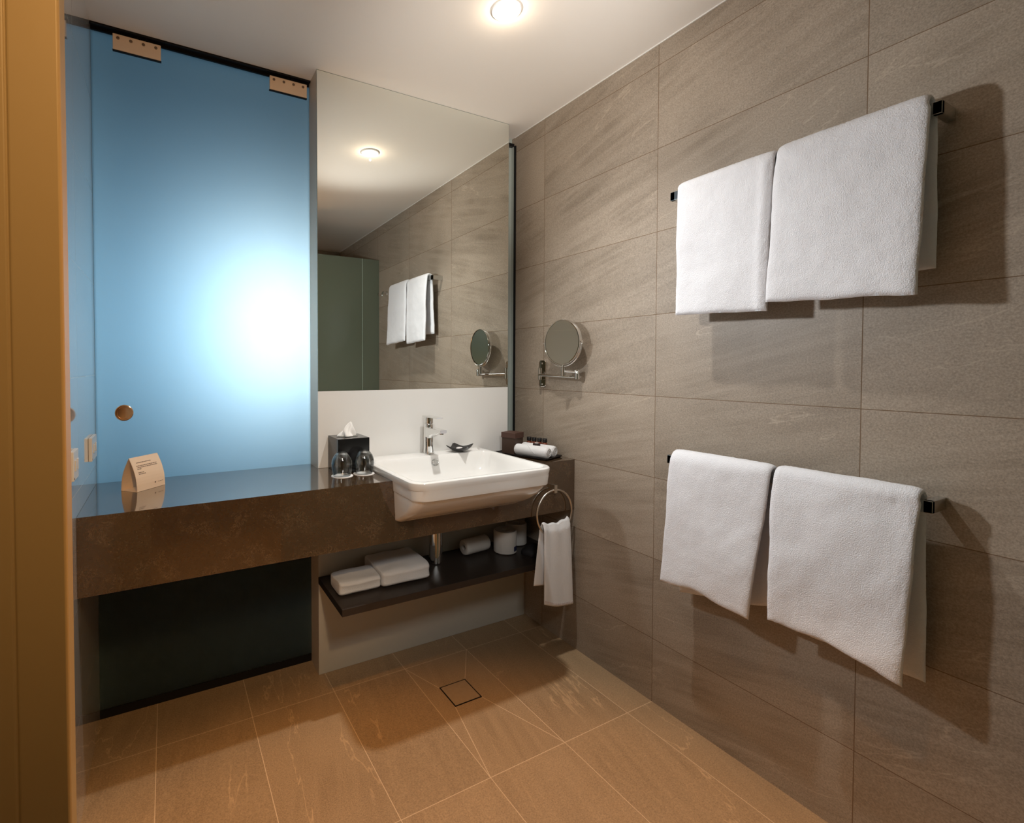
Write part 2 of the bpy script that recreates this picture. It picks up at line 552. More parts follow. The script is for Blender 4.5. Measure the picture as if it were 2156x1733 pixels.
def tag(o, label, cat, group=None):
    o['label'] = label
    o['category'] = cat
    if group:
        o['group'] = group
    return o


def struct(o, label=None):
    o['kind'] = 'structure'
    if label:
        o['label'] = label
    return o


def rel(root):
    """transform that turns world-space coordinates into the root's local ones"""
    return (Matrix.Translation(root.location) @ root.rotation_euler.to_matrix().to_4x4()).inverted()


def localize(bm, root):
    bmesh.ops.transform(bm, matrix=rel(root), verts=bm.verts[:])


# ------------------------------------------------------------------ the room
XL, YD, YM, YE, YB = -1.81, 0.235, 0.130, -2.81, 1.30
bm = bmesh.new(); box(bm, (XL - 0.1, YE - 0.1, -0.10), (0.10, YB, 0.0))
floor = finish(bm, 'floor', M['floor_tile'])
struct(floor, 'brown stone floor tiles with pale grout')
bm = bmesh.new(); box(bm, (XL - 0.1, YE - 0.1, HC), (0.10, YB, HC + 0.1))
struct(finish(bm, 'ceiling', M['paint']), 'cream painted flat ceiling')
bm = bmesh.new(); box(bm, (0.0, YE - 0.1, 0.0), (0.10, YB, HC))
struct(finish(bm, 'wall_right', M['wall_tile']), 'grey brown stone tiled wall')
bm = bmesh.new(); box(bm, (XL - 0.1, YE - 0.1, 0.0), (XL, YB, HC))
struct(finish(bm, 'wall_left', M['white_tile']), 'glossy pale tiled wall')
bm = bmesh.new(); box(bm, (XL, YE - 0.1, 0.0), (0.0, YE, HC))
struct(finish(bm, 'wall_front', M['end_tile']), 'stone tiled shower end wall')
# back wall: the pier that carries mirror and splashback, its lower half reaches the right wall
bm = bmesh.new()
box(bm, (-1.056, YM, 0.80), (-0.115, 0.30, HC))
box(bm, (-1.056, YM, 0.0), (0.0, 0.30, 0.80))
struct(finish(bm, 'wall_back', M['pier_paint']), 'cream painted pier behind the basin')
bm = bmesh.new(); box(bm, (-0.1145, 0.246, 0.80), (-0.0005, 0.262, HC - 0.0005)); box(bm, (-0.004, 0.224, 0.8385), (-0.0005, 0.246, HC - 0.045))
struct(finish(bm, 'trim_1', M['dark_grey']), 'dark grey panel in the slot beside the mirror')
bm = bmesh.new(); box(bm, (-0.006, 0.212, 0.8385), (-0.0004, 0.2235, HC - 0.045))
box(bm, (-0.1145, 0.228, HC - 0.045), (-0.0005, 0.2455, HC - 0.03))
struct(finish(bm, 'trim_2', M['black']), 'black channel in the slot beside the mirror')
# room beyond the frosted door
bm = bmesh.new(); box(bm, (XL, YB, 0.0), (0.0, YB + 0.1, HC))
struct(finish(bm, 'wall_beyond', M['dark_tile']), 'wall of the room beyond the frosted door')
bm = bmesh.new(); box(bm, (-1.02, 0.30, 0.0), (-0.98, YB, HC))
struct(finish(bm, 'wall_beyond_side', M['dark_tile']), 'side wall of the room beyond the frosted door')
bm = bmesh.new(); box(bm, (XL, 0.34, 0.0), (XL + 0.01, YB, HC - 0.02)); box(bm, (XL, 0.34, HC - 0.02), (-1.02, YB, HC)); box(bm, (XL + 0.01, 0.34, 0.0), (-1.02, YB, 0.005))  # added dark panels that soak up stray lamp light beyond the door
struct(finish(bm, 'beyond_dark_lining', M['dark_tile']), 'added dark lining absorbing light in the room beyond the frosted door')
# white bead between ceiling and tiled wall
bm = bmesh.new(); box(bm, (-0.004, YE, HC - 0.004), (-0.0003, 0.222, HC - 0.0003))
struct(finish(bm, 'trim_3', M['white_panel']), 'thin white bead under the ceiling')
# threshold and ceiling track of the sliding door
bm = bmesh.new(); box(bm, (XL + 0.0005, 0.236, 0.0), (-1.0565, 0.275, 0.030))
box(bm, (XL + 0.0005, 0.246, 0.026), (-1.0565, 0.275, 0.040))
struct(finish(bm, 'trim_4', M['black']), 'black floor channel under the frosted door')
bm = bmesh.new()
box(bm, (XL + 0.0005, 0.214, HC - 0.007), (-1.0565, 0.222, HC - 0.0002))
box(bm, (XL + 0.0005, 0.222, HC - 0.004), (-1.0565, 0.262, HC - 0.0002))
box(bm, (XL + 0.0005, 0.236, HC - 0.0135), (-1.0565, 0.243, HC - 0.004))
for xx in (-1.665, -1.64, -1.145, -1.125):
    lathe(bm, [(0.006, -0.003), (0.006, 0.003)], (xx, 0.227, HC - 0.010), 'Y', 14)
struct(finish(bm, 'trim_5', M['black']), 'black ceiling track of the sliding door')

bm = bmesh.new(); box(bm, (XL + 0.0005, 0.263, HC - 0.022), (-1.0565, 0.266, HC - 0.0003))  # added translucent strip, backlit by the lamps to draw a line of light
struct(finish(bm, 'light_leak_strip', M['door_glass']), 'translucent strip added above the frosted glass, backlit as a light leak')

# entry door frame (left foreground)
door2 = empty('door_2', (-1.81, -1.30, 0.0), 'beige painted entry door frame in the left foreground', None, kind='structure')
bm = bmesh.new()
prof = [(-1.8095, -1.300), (-1.7015, -1.300), (-1.7003, -1.2985), (-1.6990, -1.300), (-1.6680, -1.300), (-1.6664, -1.2995), (-1.6655, -1.298), (-1.6650, -1.278), (-1.8095, -1.278)]
loft(bm, [[Vector((x, y, z)) for x, y in prof] for z in (0.0005, HC - 0.0005)])
localize(bm, door2)
finish(bm, 'frame', M['frame_wood'], door2, bevel=0.001, seg=2)
bm = bmesh.new(); box(bm, (XL + 0.0005, -2.25, 0.002), (XL + 0.04, -1.32, 2.10))  # added unseen dark panel, deepens what the shaving mirror reflects
localize(bm, door2)
finish(bm, 'dark_panel', simple('dark_panel_olive', (0.13, 0.14, 0.10), 0.4), door2, bevel=0.001)

# ------------------------------------------------------------------ frosted sliding door
door = empty('door_1', (-1.43, 0.240, 0.0), 'frosted glass sliding door glowing blue', None, kind='structure')
bm = bmesh.new(); box(bm, (XL + 0.0004, YD + 0.001, 0.0325), (-1.053, YD + 0.0095, HC - 0.0185))
localize(bm, door)
finish(bm, 'glass_pane', M['door_glass'], door)
for (xa, xb, lab) in ((-1.744, -1.5965, 'left'), (-1.2165, -1.069, 'right')):
    bm = bmesh.new(); box(bm, (xa, 0.222, 2.3455), (xb, 0.2355, 2.3985))
    localize(bm, door)
    cl = finish(bm, 'clamp', M['clamp'], door, bevel=0.0015)
    cl['label'] = 'satin metal clamp with four screws, %s end of the glass' % lab
    bm = bmesh.new(); box(bm, (xa - 0.001, 0.2265, 2.3425), (xb + 0.001, 0.2355, 2.3465))
    localize(bm, door)
    finish(bm, 'gasket', M['black'], cl)
    for k in range(4):
        sx = xa + 0.016 + k * (xb - xa - 0.032) / 3
        bm = bmesh.new(); lathe(bm, [(0.0052, 0.0), (0.0052, -0.0012), (0.003, -0.0016), (0.003, -0.0004)], (sx, 0.2219, 2.385), 'Y', 18)
        localize(bm, door)
        finish(bm, 'screw', M['screw'], cl, smooth=True, angle=40)
bm = bmesh.new()
lathe(bm, [(0.0285, 0.0), (0.0285, -0.004), (0.0265, -0.0055), (0.022, -0.0050), (0.0205, -0.0022), (0.012, -0.0010), (0.002, -0.0008)],
      (-1.7247, YD + 0.001, 1.081), 'Y', 48)
localize(bm, door)
fp = finish(bm, 'finger_pull', M['copper'], door, smooth=True, angle=35)
fp['label'] = 'round copper finger pull'

# made-up dark bench beyond the glass, blocks light from its lower part
bm = bmesh.new(); box(bm, (XL + 0.0105, 0.280, 0.0055), (-1.062, 0.62, 0.80)); box(bm, (XL + 0.0105, 0.2465, 0.80), (-1.058, 0.63, 0.83))
tag(finish(bm, 'light_block_bench', M['bench'], bevel=0.003), 'made-up dark bench behind the frosted glass, blocking light from its lower part', 'bench')

# ------------------------------------------------------------------ mirror, splashback, lower panel
mir = empty('wall_mirror', (-0.585, YM, 1.147), 'tall frameless wall mirror above the basin splashback', 'mirror')
bm = bmesh.new(); box(bm, (-1.0545, YM - 0.0052, 1.1475), (-0.1155, YM - 0.0005, HC - 0.0025))
localize(bm, mir)
finish(bm, 'mirror_glass', M['mirror'], mir)
bm = bmesh.new()
for a, b_ in (((-1.0562, YM - 0.0054, 1.147), (-1.0546, YM - 0.0003, HC - 0.002)), ((-0.1154, YM - 0.0054, 1.147), (-0.1142, YM - 0.0003, HC - 0.002)),
              ((-1.0562, YM - 0.0054, HC - 0.0024), (-0.1142, YM - 0.0003, HC - 0.0006))):
    box(bm, a, b_)
localize(bm, mir)
finish(bm, 'polished_edge', M['mirror_edge'], mir)
bm = bmesh.new(); box(bm, (-1.056, YM - 0.006, 0.8385), (-0.115, YM - 0.0004, 1.1465))
tag(finish(bm, 'splashback', M['white_panel'], bevel=0.0008), 'glossy white splashback panel behind the basin tap', 'splashback')
bm = bmesh.new(); box(bm, (-1.056, YM - 0.006, 0.4005), (-0.009, YM - 0.0004, 0.619)); box(bm, (-1.056, YM - 0.006, 0.0005), (-0.009, YM - 0.0004, 0.3735))
tag(finish(bm, 'lower_panel', M['lower_panel'], bevel=0.0008), 'white panel between the floor and the underside of the vanity bench', 'panel')

# ------------------------------------------------------------------ vanity bench and shelf
ZC, ZB, YF = 0.838, 0.618, -0.204
bm = bmesh.new()
# U-shaped solid round the basin cut-out, front lip below the basin
XA, XB_ = -0.868, -0.300
outer = [(XL + 0.0005, YF), (XA, YF), (XA, 0.085), (XB_, 0.085), (XB_, YF), (-0.0005, YF), (-0.0005, YM - 0.0065), (-1.0575, YM - 0.0065), (-1.0575, 0.2345), (XL + 0.0005, 0.2345)]
loft(bm, [[Vector((x, y, z)) for x, y in outer] for z in (ZB, ZC)])
box(bm, (XA, YF, ZB), (XB_, YF + 0.02, 0.694))
box(bm, (XA, YF + 0.02, ZB), (XB_, 0.085, ZB + 0.02))
tag(finish(bm, 'vanity_bench', M['quartz']), 'long brown speckled stone vanity bench with a deep front', 'countertop')
bm = bmesh.new(); box(bm, (-1.0575, -0.1765, 0.374), (-0.0005, YM - 0.0065, 0.400))
tag(finish(bm, 'under_shelf', M['shelf'], bevel=0.001), 'dark timber shelf floating under the vanity bench', 'shelf')

# ------------------------------------------------------------------ basin
BX0, BX1 = -0.885, -0.283
basin = empty('basin', (-0.585, -0.13, ZC), 'white rectangular semi-recessed ceramic basin set into the brown bench', 'basin')
bm = bmesh.new()
OY1 = YM - 0.0068
loops = []
def oloop(z, yf, x0=BX0, x1_=BX1, r=0.05, rb=0.006):
    return rrect(x0, x1_, yf, OY1, r, z, 8, (r, r * 1.15, rb, rb))
loops.append(rrect(-0.80, -0.36, -0.12, 0.04, 0.02, 0.650))
loops.append(rrect(-0.845, -0.325, -0.175, 0.07, 0.02, 0.668))
loops.append(rrect(-0.8655, -0.305, -0.212, 0.075, 0.025, 0.690))
loops.append(rrect(-0.8670, -0.303, -0.236, 0.075, 0.025, 0.700))
loops.append(rrect(-0.8690, -0.302, -0.290, 0.075, 0.030, 0.727))
loops.append(rrect(-0.8705, -0.301, -0.336, 0.075, 0.035, 0.757))
loops.append(rrect(-0.8720, -0.299, -0.368, 0.075, 0.042, 0.786))
loops.append(rrect(-0.8722, -0.2985, -0.3745, 0.075, 0.044, 0.7935))
loops.append(rrect(-0.8727, -0.2980, -0.3800, 0.075, 0.046, 0.7990))
loops.append(rrect(-0.8740, -0.2965, -0.3880, 0.075, 0.049, 0.8000))
loops.append(rrect(-0.8746, -0.2955, -0.3905, 0.075, 0.050, 0.8018))
loops.append(rrect(-0.8750, -0.2950, -0.3915, 0.075, 0.050, 0.8060))
loops.append(rrect(-0.8755, -0.2945, -0.3920, 0.075, 0.050, 0.8150))
loops.append(rrect(-0.8780, -0.291, -0.393, 0.078, 0.052, 0.8365))
loops.append(oloop(0.8385, -0.3935, BX0 + 0.004, BX1 - 0.005, 0.052))
loops.append(oloop(0.848, -0.3945, BX0 + 0.001, BX1 - 0.001, 0.053))
loops.append(oloop(0.858, -0.3950, BX0, BX1, 0.053))
loops.append(oloop(0.8625, -0.3940, BX0 + 0.001, BX1 - 0.001, 0.052))
loops.append(oloop(0.8655, -0.3905, BX0 + 0.0045, BX1 - 0.0045, 0.049))
loops.append(oloop(0.8660, -0.3865, BX0 + 0.008, BX1 - 0.008, 0.046))
def iloop(z, d, r):
    return rrect(BX0 + 0.016 + d, BX1 - 0.016 - d, -0.377 + d, 0.036 - d * 0.7, r, z, 8)
loops.append(iloop(0.8660, 0.0, 0.045))
loops.append(iloop(0.8648, 0.004, 0.045))
loops.append(iloop(0.8600, 0.0075, 0.045))
loops.append(iloop(0.8450, 0.013, 0.045))
loops.append(iloop(0.8150, 0.024, 0.05))
loops.append(iloop(0.7950, 0.034, 0.055))
loops.append(iloop(0.7780, 0.052, 0.055))
loops.append(iloop(0.7680, 0.085, 0.055))
loops.append(iloop(0.7630, 0.13, 0.04))
loops.append(iloop(0.7600, 0.18, 0.015))
loft(bm, loops)
localize(bm, basin)
bo = finish(bm, 'bowl', M['ceramic'], basin, smooth=True, angle=34)
# overflow grille and waste
bm = bmesh.new()
lathe(bm, [(0.0001, 0.0), (0.013, 0.0), (0.0165, -0.002), (0.0165, 0.004)], (0, 0, 0), 'Y', 32, cap0=False, cap1=False)
bmesh.ops.transform(bm, matrix=Matrix.Translation((-0.578, 0.0195, 0.8375)) @ Matrix.Rotation(math.radians(-20), 4, 'X') @ Matrix.Diagonal((1.0, 1, 0.85, 1)), verts=bm.verts[:])
localize(bm, basin)
ov = finish(bm, 'overflow', M['grille'], basin, smooth=True, angle=40)
bm = bmesh.new()
for i in range(5):
    xx = -0.578 + (i - 2) * 0.0055
    hh = 0.010 - abs(i - 2) * 0.0015
    box(bm, (xx - 0.0013, -0.0035, -hh), (xx + 0.0013, -0.0005, hh))
for v in bm.verts:
    v.co.x += 0.578
bmesh.ops.transform(bm, matrix=Matrix.Translation((-0.578, 0.0195, 0.8375)) @ Matrix.Rotation(math.radians(-20), 4, 'X'), verts=bm.verts[:])
localize(bm, basin)
finish(bm, 'grille_bar', M['ceramic'], ov)
bm = bmesh.new()
lathe(bm, [(0.031, 0.0), (0.031, 0.002), (0.026, 0.004), (0.0001, 0.005)], (-0.584, -0.17, 0.7603), 'Z', 32, cap1=False)
localize(bm, basin)
finish(bm, 'waste', M['chrome'], basin, smooth=True, angle=40)

# ------------------------------------------------------------------ tap
TX, TY, TZ = -0.577, 0.083, 0.8662
tap = empty('basin_tap', (TX, TY, TZ), 'chrome single lever mixer tap standing on the basin', 'tap')
bm = bmesh.new()
lathe(bm, [(0.0265, 0.0), (0.0265, 0.004), (0.0225, 0.006), (0.0205, 0.03), (0.0205, 0.128), (0.0195, 0.130)], (TX, TY, TZ), 'Z', 32)
localize(bm, tap)
finish(bm, 'tap_body', M['chrome'], tap, smooth=True, angle=40)
bm = bmesh.new()
spout = []
for i in range(9):
    t_ = i / 8
    y = TY - 0.008 - t_ * 0.122
    zc_ = TZ + 0.099 + 0.004 * math.sin(t_ * PI)
    hw = 0.019 - 0.003 * t_
    hh = 0.020 * (1 - t_) ** 1.3 + 0.0065
    zt = TZ + 0.118 - 0.002 * t_
    zb_ = zt - 2 * hh
    spout.append([Vector((TX - hw, y, zb_ + hh * 0.4)), Vector((TX - hw * 0.6, y, zb_)), Vector((TX + hw * 0.6, y, zb_)), Vector((TX + hw, y, zb_ + hh * 0.4)),
                  Vector((TX + hw, y, zt - 0.002)), Vector((TX + hw * 0.85, y, zt)), Vector((TX - hw * 0.85, y, zt)), Vector((TX - hw, y, zt - 0.002))])
loft(bm, spout)
localize(bm, tap)
sp = finish(bm, 'spout', M['chrome'], tap, smooth=True, angle=35)
bm = bmesh.new(); lathe(bm, [(0.010, 0.0), (0.010, -0.007)], (TX, TY - 0.114, TZ + 0.104), 'Z', 20)
localize(bm, tap)
finish(bm, 'aerator', M['chrome'], sp)
bm = bmesh.new()
lathe(bm, [(0.0190, 0.0), (0.0205, 0.002), (0.0205, 0.026), (0.0200, 0.028)], (TX, TY, TZ + 0.131), 'Z', 32)
lev = []
for i in range(7):
    t_ = i / 6
    y = TY + 0.019 - t_ * 0.118
    hw = 0.0200 - 0.006 * t_
    zt = TZ + 0.166 - 0.001 * t_
    hh = 0.0075 - 0.004 * t_
    lev.append([Vector((TX - hw, y, zt - hh)), Vector((TX + hw, y, zt - hh)), Vector((TX + hw, y, zt)), Vector((TX - hw, y, zt))])
loft(bm, lev)
localize(bm, tap)
finish(bm, 'lever', M['chrome'], tap, smooth=True, angle=35)

# ------------------------------------------------------------------ bottle trap under the bench
bm = bmesh.new()
lathe(bm, [(0.026, 0.0), (0.030, 0.004), (0.030, 0.012), (0.0295, 0.014), (0.0295, 0.205), (0.020, 0.212), (0.016, 0.2175)], (-0.5675, 0.035, 0.4005), 'Z', 32)
tag(finish(bm, 'bottle_trap', M['chrome'], smooth=True, angle=35), 'chrome cylindrical bottle trap pipe below the basin', 'pipe')

# ------------------------------------------------------------------ towels
def towel_bm(y0, y1, bar_x, z_top, front, back, th=0.016, top_r=0.020, bulge=0.02, gap_b=0.012, nu=64, ns=110, seed=1.0,
             taper=None, noise_amp=0.004, frame=None, fold=0.0, taper_b=None):
    """A thick sheet draped over a rail: u runs along the rail (y0..y1), s from front hem over the rail to back hem.
    Local frame (u, n, z): n points away from the wall."""
    bm = bmesh.new()
    outer_rows, inner_rows = [], []
    frame = frame or (lambda w, n_, z: Vector((-n_, w, z)))
    for i in range(nu + 1):
        tu = i / nu
        # squeeze samples towards the two edges
        tt = 0.5 - 0.5 * math.cos(PI * tu)
        tu = 0.35 * tu + 0.65 * tt
        zf, zb_ = front(tu), back(tu)
        r = top_r
        zt = z_top - th / 2
        lf, lb = zt - r - zf, zt - r - zb_
        arc = PI * r
        total = lf + arc + lb
        ro, ri = [], []
        eu = abs(2 * tu - 1)
        ku = (1 - eu ** 14) ** 0.5 if eu < 1 else 0.0
        for j in range(ns + 1):
            ts = j / ns
            tcos = 0.5 - 0.5 * math.cos(PI * ts)
            ts = 0.6 * ts + 0.4 * tcos
            s = ts * total
            side = 0
            if s < lf:
                q = 1 - s / lf           # 1 at hem, 0 at rail
                n_ = r + bulge * (1 - (1 - q) ** 2) * 0.9
                z = zf + s
                nn = Vector((1, 0))
                side = -1
            elif s < lf + arc:
                a = (s - lf) / r
                n_ = r * math.cos(a)
                z = zt - r + r * math.sin(a)
                nn = Vector((math.cos(a), math.sin(a)))
                q = 0
            else:
                q = (s - lf - arc) / lb
                n_ = -r - gap_b * q
                z = zt - r - (s - lf - arc)
                nn = Vector((-1, 0))
                side = 1
            es = abs(2 * ts - 1)
            ks = (1 - es ** 60) ** 0.5 if es < 1 else 0.0
            h = th / 2 * min(ku, ks) + 0.0002
            ya, yb = y0, y1
            if taper and side <= 0:
                ta, tb = taper
                ya += ta * q
                yb += tb * q
            if taper_b and side > 0:
                ya += taper_b[0] * q
                yb += taper_b[1] * q
            w = ya + (yb - ya) * tu
            p = Vector((w * 6, z * 6, seed * 3.1 + side))
            dn = noise.noise(p) * noise_amp * 2.2 + noise.noise(p * 4) * noise_amp * 0.5
            dw = noise.noise(p * 1.3 + Vector((5, 5, 5))) * noise_amp * 1.1
            dz = noise.noise(Vector((w * 14, seed, side * 2))) * noise_amp * 1.2 * (1 if (j < 12 or j > ns - 12) else 0.25)
            if fold:
                dn += fold * math.exp(-((tu - 0.93) / 0.05) ** 2) * (1 if side < 0 else 0)
            f1 = noise.noise(Vector((w * 160, z * 160, seed))) * 0.0011
            for sgn, arr in ((1, ro), (-1, ri)):
                nn_ = n_ + dn * (0.5 if side == 0 else 1) + nn[0] * (h * sgn + f1 * sgn)
                zz = z + dz + nn[1] * (h * sgn + f1)
                arr.append(frame(w + dw, nn_ + bar_x, zz))
        outer_rows.append(ro)
        inner_rows.append(ri)
    O = [[bm.verts.new(p) for p in r_] for r_ in outer_rows]
    I = [[bm.verts.new(p) for p in r_] for r_ in inner_rows]
    for A in (O, I):
        for i in range(nu):
            for j in range(ns):
                bm.faces.new((A[i][j], A[i + 1][j], A[i + 1][j + 1], A[i][j + 1]))
    for i in range(nu):
        bm.faces.new((O[i][0], O[i + 1][0], I[i + 1][0], I[i][0]))
        bm.faces.new((O[i][ns], O[i + 1][ns], I[i + 1][ns], I[i][ns]))
    for j in range(ns):
        bm.faces.new((O[0][j], O[0][j + 1], I[0][j + 1], I[0][j]))
        bm.faces.new((O[nu][j], O[nu][j + 1], I[nu][j + 1], I[nu][j]))
    return bm


def rail(z_c, label):
    t = empty('towel_rail', (0.0, -1.03, z_c), label, 'towel rail', None)
    bm = bmesh.new(); box(bm, (-0.080, -1.360, z_c - 0.014), (-0.068, -0.7085, z_c + 0.014))
    localize(bm, t)
    finish(bm, 'bar', M['rail'], t, bevel=0.0012)
    for y in (-1.352, -0.7165):
        bm = bmesh.new(); box(bm, (-0.080, y - 0.008, z_c - 0.014), (-0.0006, y + 0.008, z_c + 0.014))
        localize(bm, t)
        finish(bm, 'bracket', M['rail'], t, bevel=0.0012)
    return t


rail(1.818, 'upper chrome towel rail on the stone wall')
rail(0.932, 'lower chrome towel rail on the stone wall')
BXR = 0.074
o = finish(towel_bm(-0.745, -1.035, BXR, 1.853, lambda u: 1.415 - 0.012 * u, lambda u: 1.46, 0.018, 0.020, 0.010, 0.012, seed=1.0, fold=0.004,
                    taper=(-0.008, 0.008), noise_amp=0.003), 'bath_towel', M['towel'], smooth=True)
tag(o, 'white towel on the upper rail, the narrower one nearer the round shaving mirror', 'towel', 'white bath towels on the rails')
o = finish(towel_bm(-1.040, -1.345, BXR, 1.858, lambda u: 1.424 - 0.016 * u, lambda u: 1.470, 0.020, 0.020, 0.022, 0.014, seed=2.0,
                    taper=(0.012, 0.006), noise_amp=0.0035), 'bath_towel', M['towel'], smooth=True)
tag(o, 'wide white towel on the upper rail nearer the viewer, back flap showing', 'towel', 'white bath towels on the rails')
o = finish(towel_bm(-0.735, -1.040, BXR, 0.972, lambda u: 0.515 + 0.018 * math.exp(-((u - 0.45) / 0.3) ** 2), lambda u: 0.478 + 0.075 * u, 0.018, 0.021, 0.014, 0.012,
                    seed=3.0, taper=(0.028, 0.048), noise_amp=0.004), 'bath_towel', M['towel'], smooth=True)
tag(o, 'white towel on the lower rail, far one left of the gap between the two', 'towel', 'white bath towels on the rails')
o = finish(towel_bm(-1.045, -1.343, BXR, 0.973, lambda u: 0.540 + 0.008 * math.sin(u * PI) - 0.022 * u ** 2, lambda u: 0.512, 0.020, 0.021, 0.020, 0.014, seed=4.0,
                    taper=(0.002, 0.016), noise_amp=0.0045), 'bath_towel', M['towel'], smooth=True)
tag(o, 'large white towel on the lower rail nearer the viewer, hem pointing down', 'towel', 'white bath towels on the rails')

# ------------------------------------------------------------------ towel ring and hand towel
RX, RY, RZ, RR = -0.131, -0.222, 0.625, 0.0965
ring = empty('towel_ring', (RX, YF, RZ), 'round steel towel ring fixed to the bench front', 'towel ring')
bm = bmesh.new(); tube(bm, [(RX + RR * math.cos(2 * PI * i / 64), RY, RZ + RR * math.sin(2 * PI * i / 64)) for i in range(64)], 0.0042, 12, True)
localize(bm, ring)
finish(bm, 'ring', M['brushed'], ring, smooth=True)
bm = bmesh.new(); box(bm, (RX - 0.0075, RY - 0.008, RZ + RR - 0.012), (RX + 0.0075, YF - 0.0003, RZ + RR + 0.022))
localize(bm, ring)
finish(bm, 'post', M['brushed'], ring, bevel=0.001)

def ring_towel():
    bm = bmesh.new()
    nu, ns, th = 56, 90, 0.007
    rowsO, rowsI = [], []
    for i in range(nu + 1):
        u = i / nu
        uc = 2 * u - 1
        ro, ri = [], []
        top = 0.578 + 0.012 * uc ** 2 + 0.010 * (u ** 6) + 0.003 * math.sin(u * 19)
        for j in range(ns + 1):
            s = j / ns
            if s < 0.5:      # front
                q = 1 - s / 0.5
                z = top - (top - (0.254 - 0.033 * u - 0.010 * math.sin(u * PI))) * q
                n_ = 0.010 + 0.010 * q
                hw = 0.074 + 0.007 * q
                cx = RX + 0.006 + 0.002 * q
                nn = -1
            else:
                q = (s - 0.5) / 0.5
                z = top - (top - (0.330 - 0.022 * u)) * q
                n_ = -0.008 + 0.004 * q
                hw = 0.072 + 0.005 * q
                cx = RX + 0.000 - 0.032 * q
                nn = 1
            e = min(1.0, abs(s - 0.5) * 24)
            n2 = n_ * e
            z2 = z
            gather = math.exp(-abs(s - 0.5) * 9)
            wav = 0.005 * math.sin(u * 15 + 1.0) * (0.10 + 0.90 * gather) + 0.003 * math.sin(u * 7.0 + s * 6)
            eu = abs(uc)
            h = th / 2 * ((1 - eu ** 10) ** 0.5 if eu < 1 else 0) * ((1 - abs(2 * s - 1) ** 80) ** 0.5 if 0 < s < 1 else 0) + 0.0002
            for sg, arr in ((1, ro), (-1, ri)):
                fz = noise.noise(Vector((u * 40, s * 80, 3))) * 0.0008
                y = RY - (n2 + wav * (0.55 if s < 0.5 else 0.3)) + nn * (h * sg) * min(1, e * 1.2) + fz
                zz = z2 + (h * sg if e < 1 else 0) * (1 - e)
                y = min(y, YF - 0.004)
                arr.append(Vector((cx + hw * uc, y, zz)))
        rowsO.append(ro)
        rowsI.append(ri)
    O = [[bm.verts.new(p) for p in r_] for r_ in rowsO]
    I = [[bm.verts.new(p) for p in r_] for r_ in rowsI]
    for A in (O, I):
        for i in range(nu):
            for j in range(ns):
                bm.faces.new((A[i][j], A[i + 1][j], A[i + 1][j + 1], A[i][j + 1]))
    for i in range(nu):
        bm.faces.new((O[i][0], O[i + 1][0], I[i + 1][0], I[i][0]))
        bm.faces.new((O[i][ns], O[i + 1][ns], I[i + 1][ns], I[i][ns]))
    for j in range(ns):
        bm.faces.new((O[0][j], O[0][j + 1], I[0][j + 1], I[0][j]))
        bm.faces.new((O[nu][j], O[nu][j + 1], I[nu][j + 1], I[nu][j]))
    return bm
ht = empty('hand_towel', (RX, RY, 0.58), 'small white hand towel hanging through the steel ring', 'towel')
bm = ring_towel(); localize(bm, ht)
finish(bm, 'cloth', M['towel_fine'], ht, smooth=True)
bm = bmesh.new()
for i in range(24):
    xx = RX + 0.008 - 0.076 + i * 0.152 / 23
    uu = i / 23; zz = 0.262 - 0.033 * uu - 0.010 * math.sin(uu * PI)
    box(bm, (xx - 0.0008, RY - 0.0265, zz), (xx + 0.0008, RY - 0.0235, zz + 0.008))
localize(bm, ht)
finish(bm, 'hem_stitching', simple('hem_thread', (0.62, 0.55, 0.54), 0.9), ht)

# ------------------------------------------------------------------ round shaving mirror
MX, MY, MZ = -0.060, -0.188, 1.352
sm_ = empty('shaving_mirror', (0.0, 0.0, 1.213), 'round chrome magnifying mirror on a folding arm fixed to the stone wall', 'mirror')
bm = bmesh.new()
pl = []
for x in (-0.0005, -0.009, -0.011):
    ins = 0.0015 if x == -0.011 else 0
    pl.append([Vector((x, p.x, p.y)) for p in rrect(-0.026 + ins, 0.020 - ins, 1.149 + ins, 1.277 - ins, 0.012, 0, 6)])
loft(bm, pl)
for z in (1.262, 1.164):
    lathe(bm, [(0.004, 0), (0.004, -0.0015), (0.002, -0.0025)], (-0.0105, -0.003, z), 'X', 16)
localize(bm, sm_)
finish(bm, 'wall_plate', M['chrome'], sm_, smooth=True, angle=35)
bm = bmesh.new()
box(bm, (-0.026, -0.012, 1.222), (-0.0108, 0.006, 1.240)); box(bm, (-0.026, -0.012, 1.186), (-0.0108, 0.006, 1.198))
lathe(bm, [(0.0085, -0.028), (0.0085, 0.028)], (-0.026, -0.005, 1.212), 'Z', 20)
localize(bm, sm_)
finish(bm, 'hinge', M['chrome'], sm_, smooth=True, angle=35)
bm = bmesh.new()
tube(bm, [(-0.028, -0.005, 1.2070), (-0.034, -0.245, 1.2010)], 0.0068)
tube(bm, [(-0.034, -0.245, 1.2235), (-0.059, -0.190, 1.2270)], 0.0064)
lathe(bm, [(0.0095, -0.017), (0.0105, -0.016), (0.0105, 0.021), (0.0095, 0.023)], (-0.034, -0.248, 1.2095), 'Z', 20)
lathe(bm, [(0.0095, -0.014), (0.0095, 0.022), (0.006, 0.024), (0.006, 0.034)], (MX, -0.192, 1.2205), 'Z', 20)
localize(bm, sm_)
finish(bm, 'folding_arm', M['chrome'], sm_, smooth=True, angle=35)
ROT = Matrix.Translation((MX, MY, MZ)) @ Matrix.Rotation(math.radians(4), 4, 'Z')
bm = bmesh.new()
lathe(bm, [(0.094, -0.0090), (0.098, -0.0095), (0.0995, -0.007), (0.0995, 0.007), (0.098, 0.0095), (0.094, 0.009)], (0, 0, 0), 'X', 72, ROT, False, False)
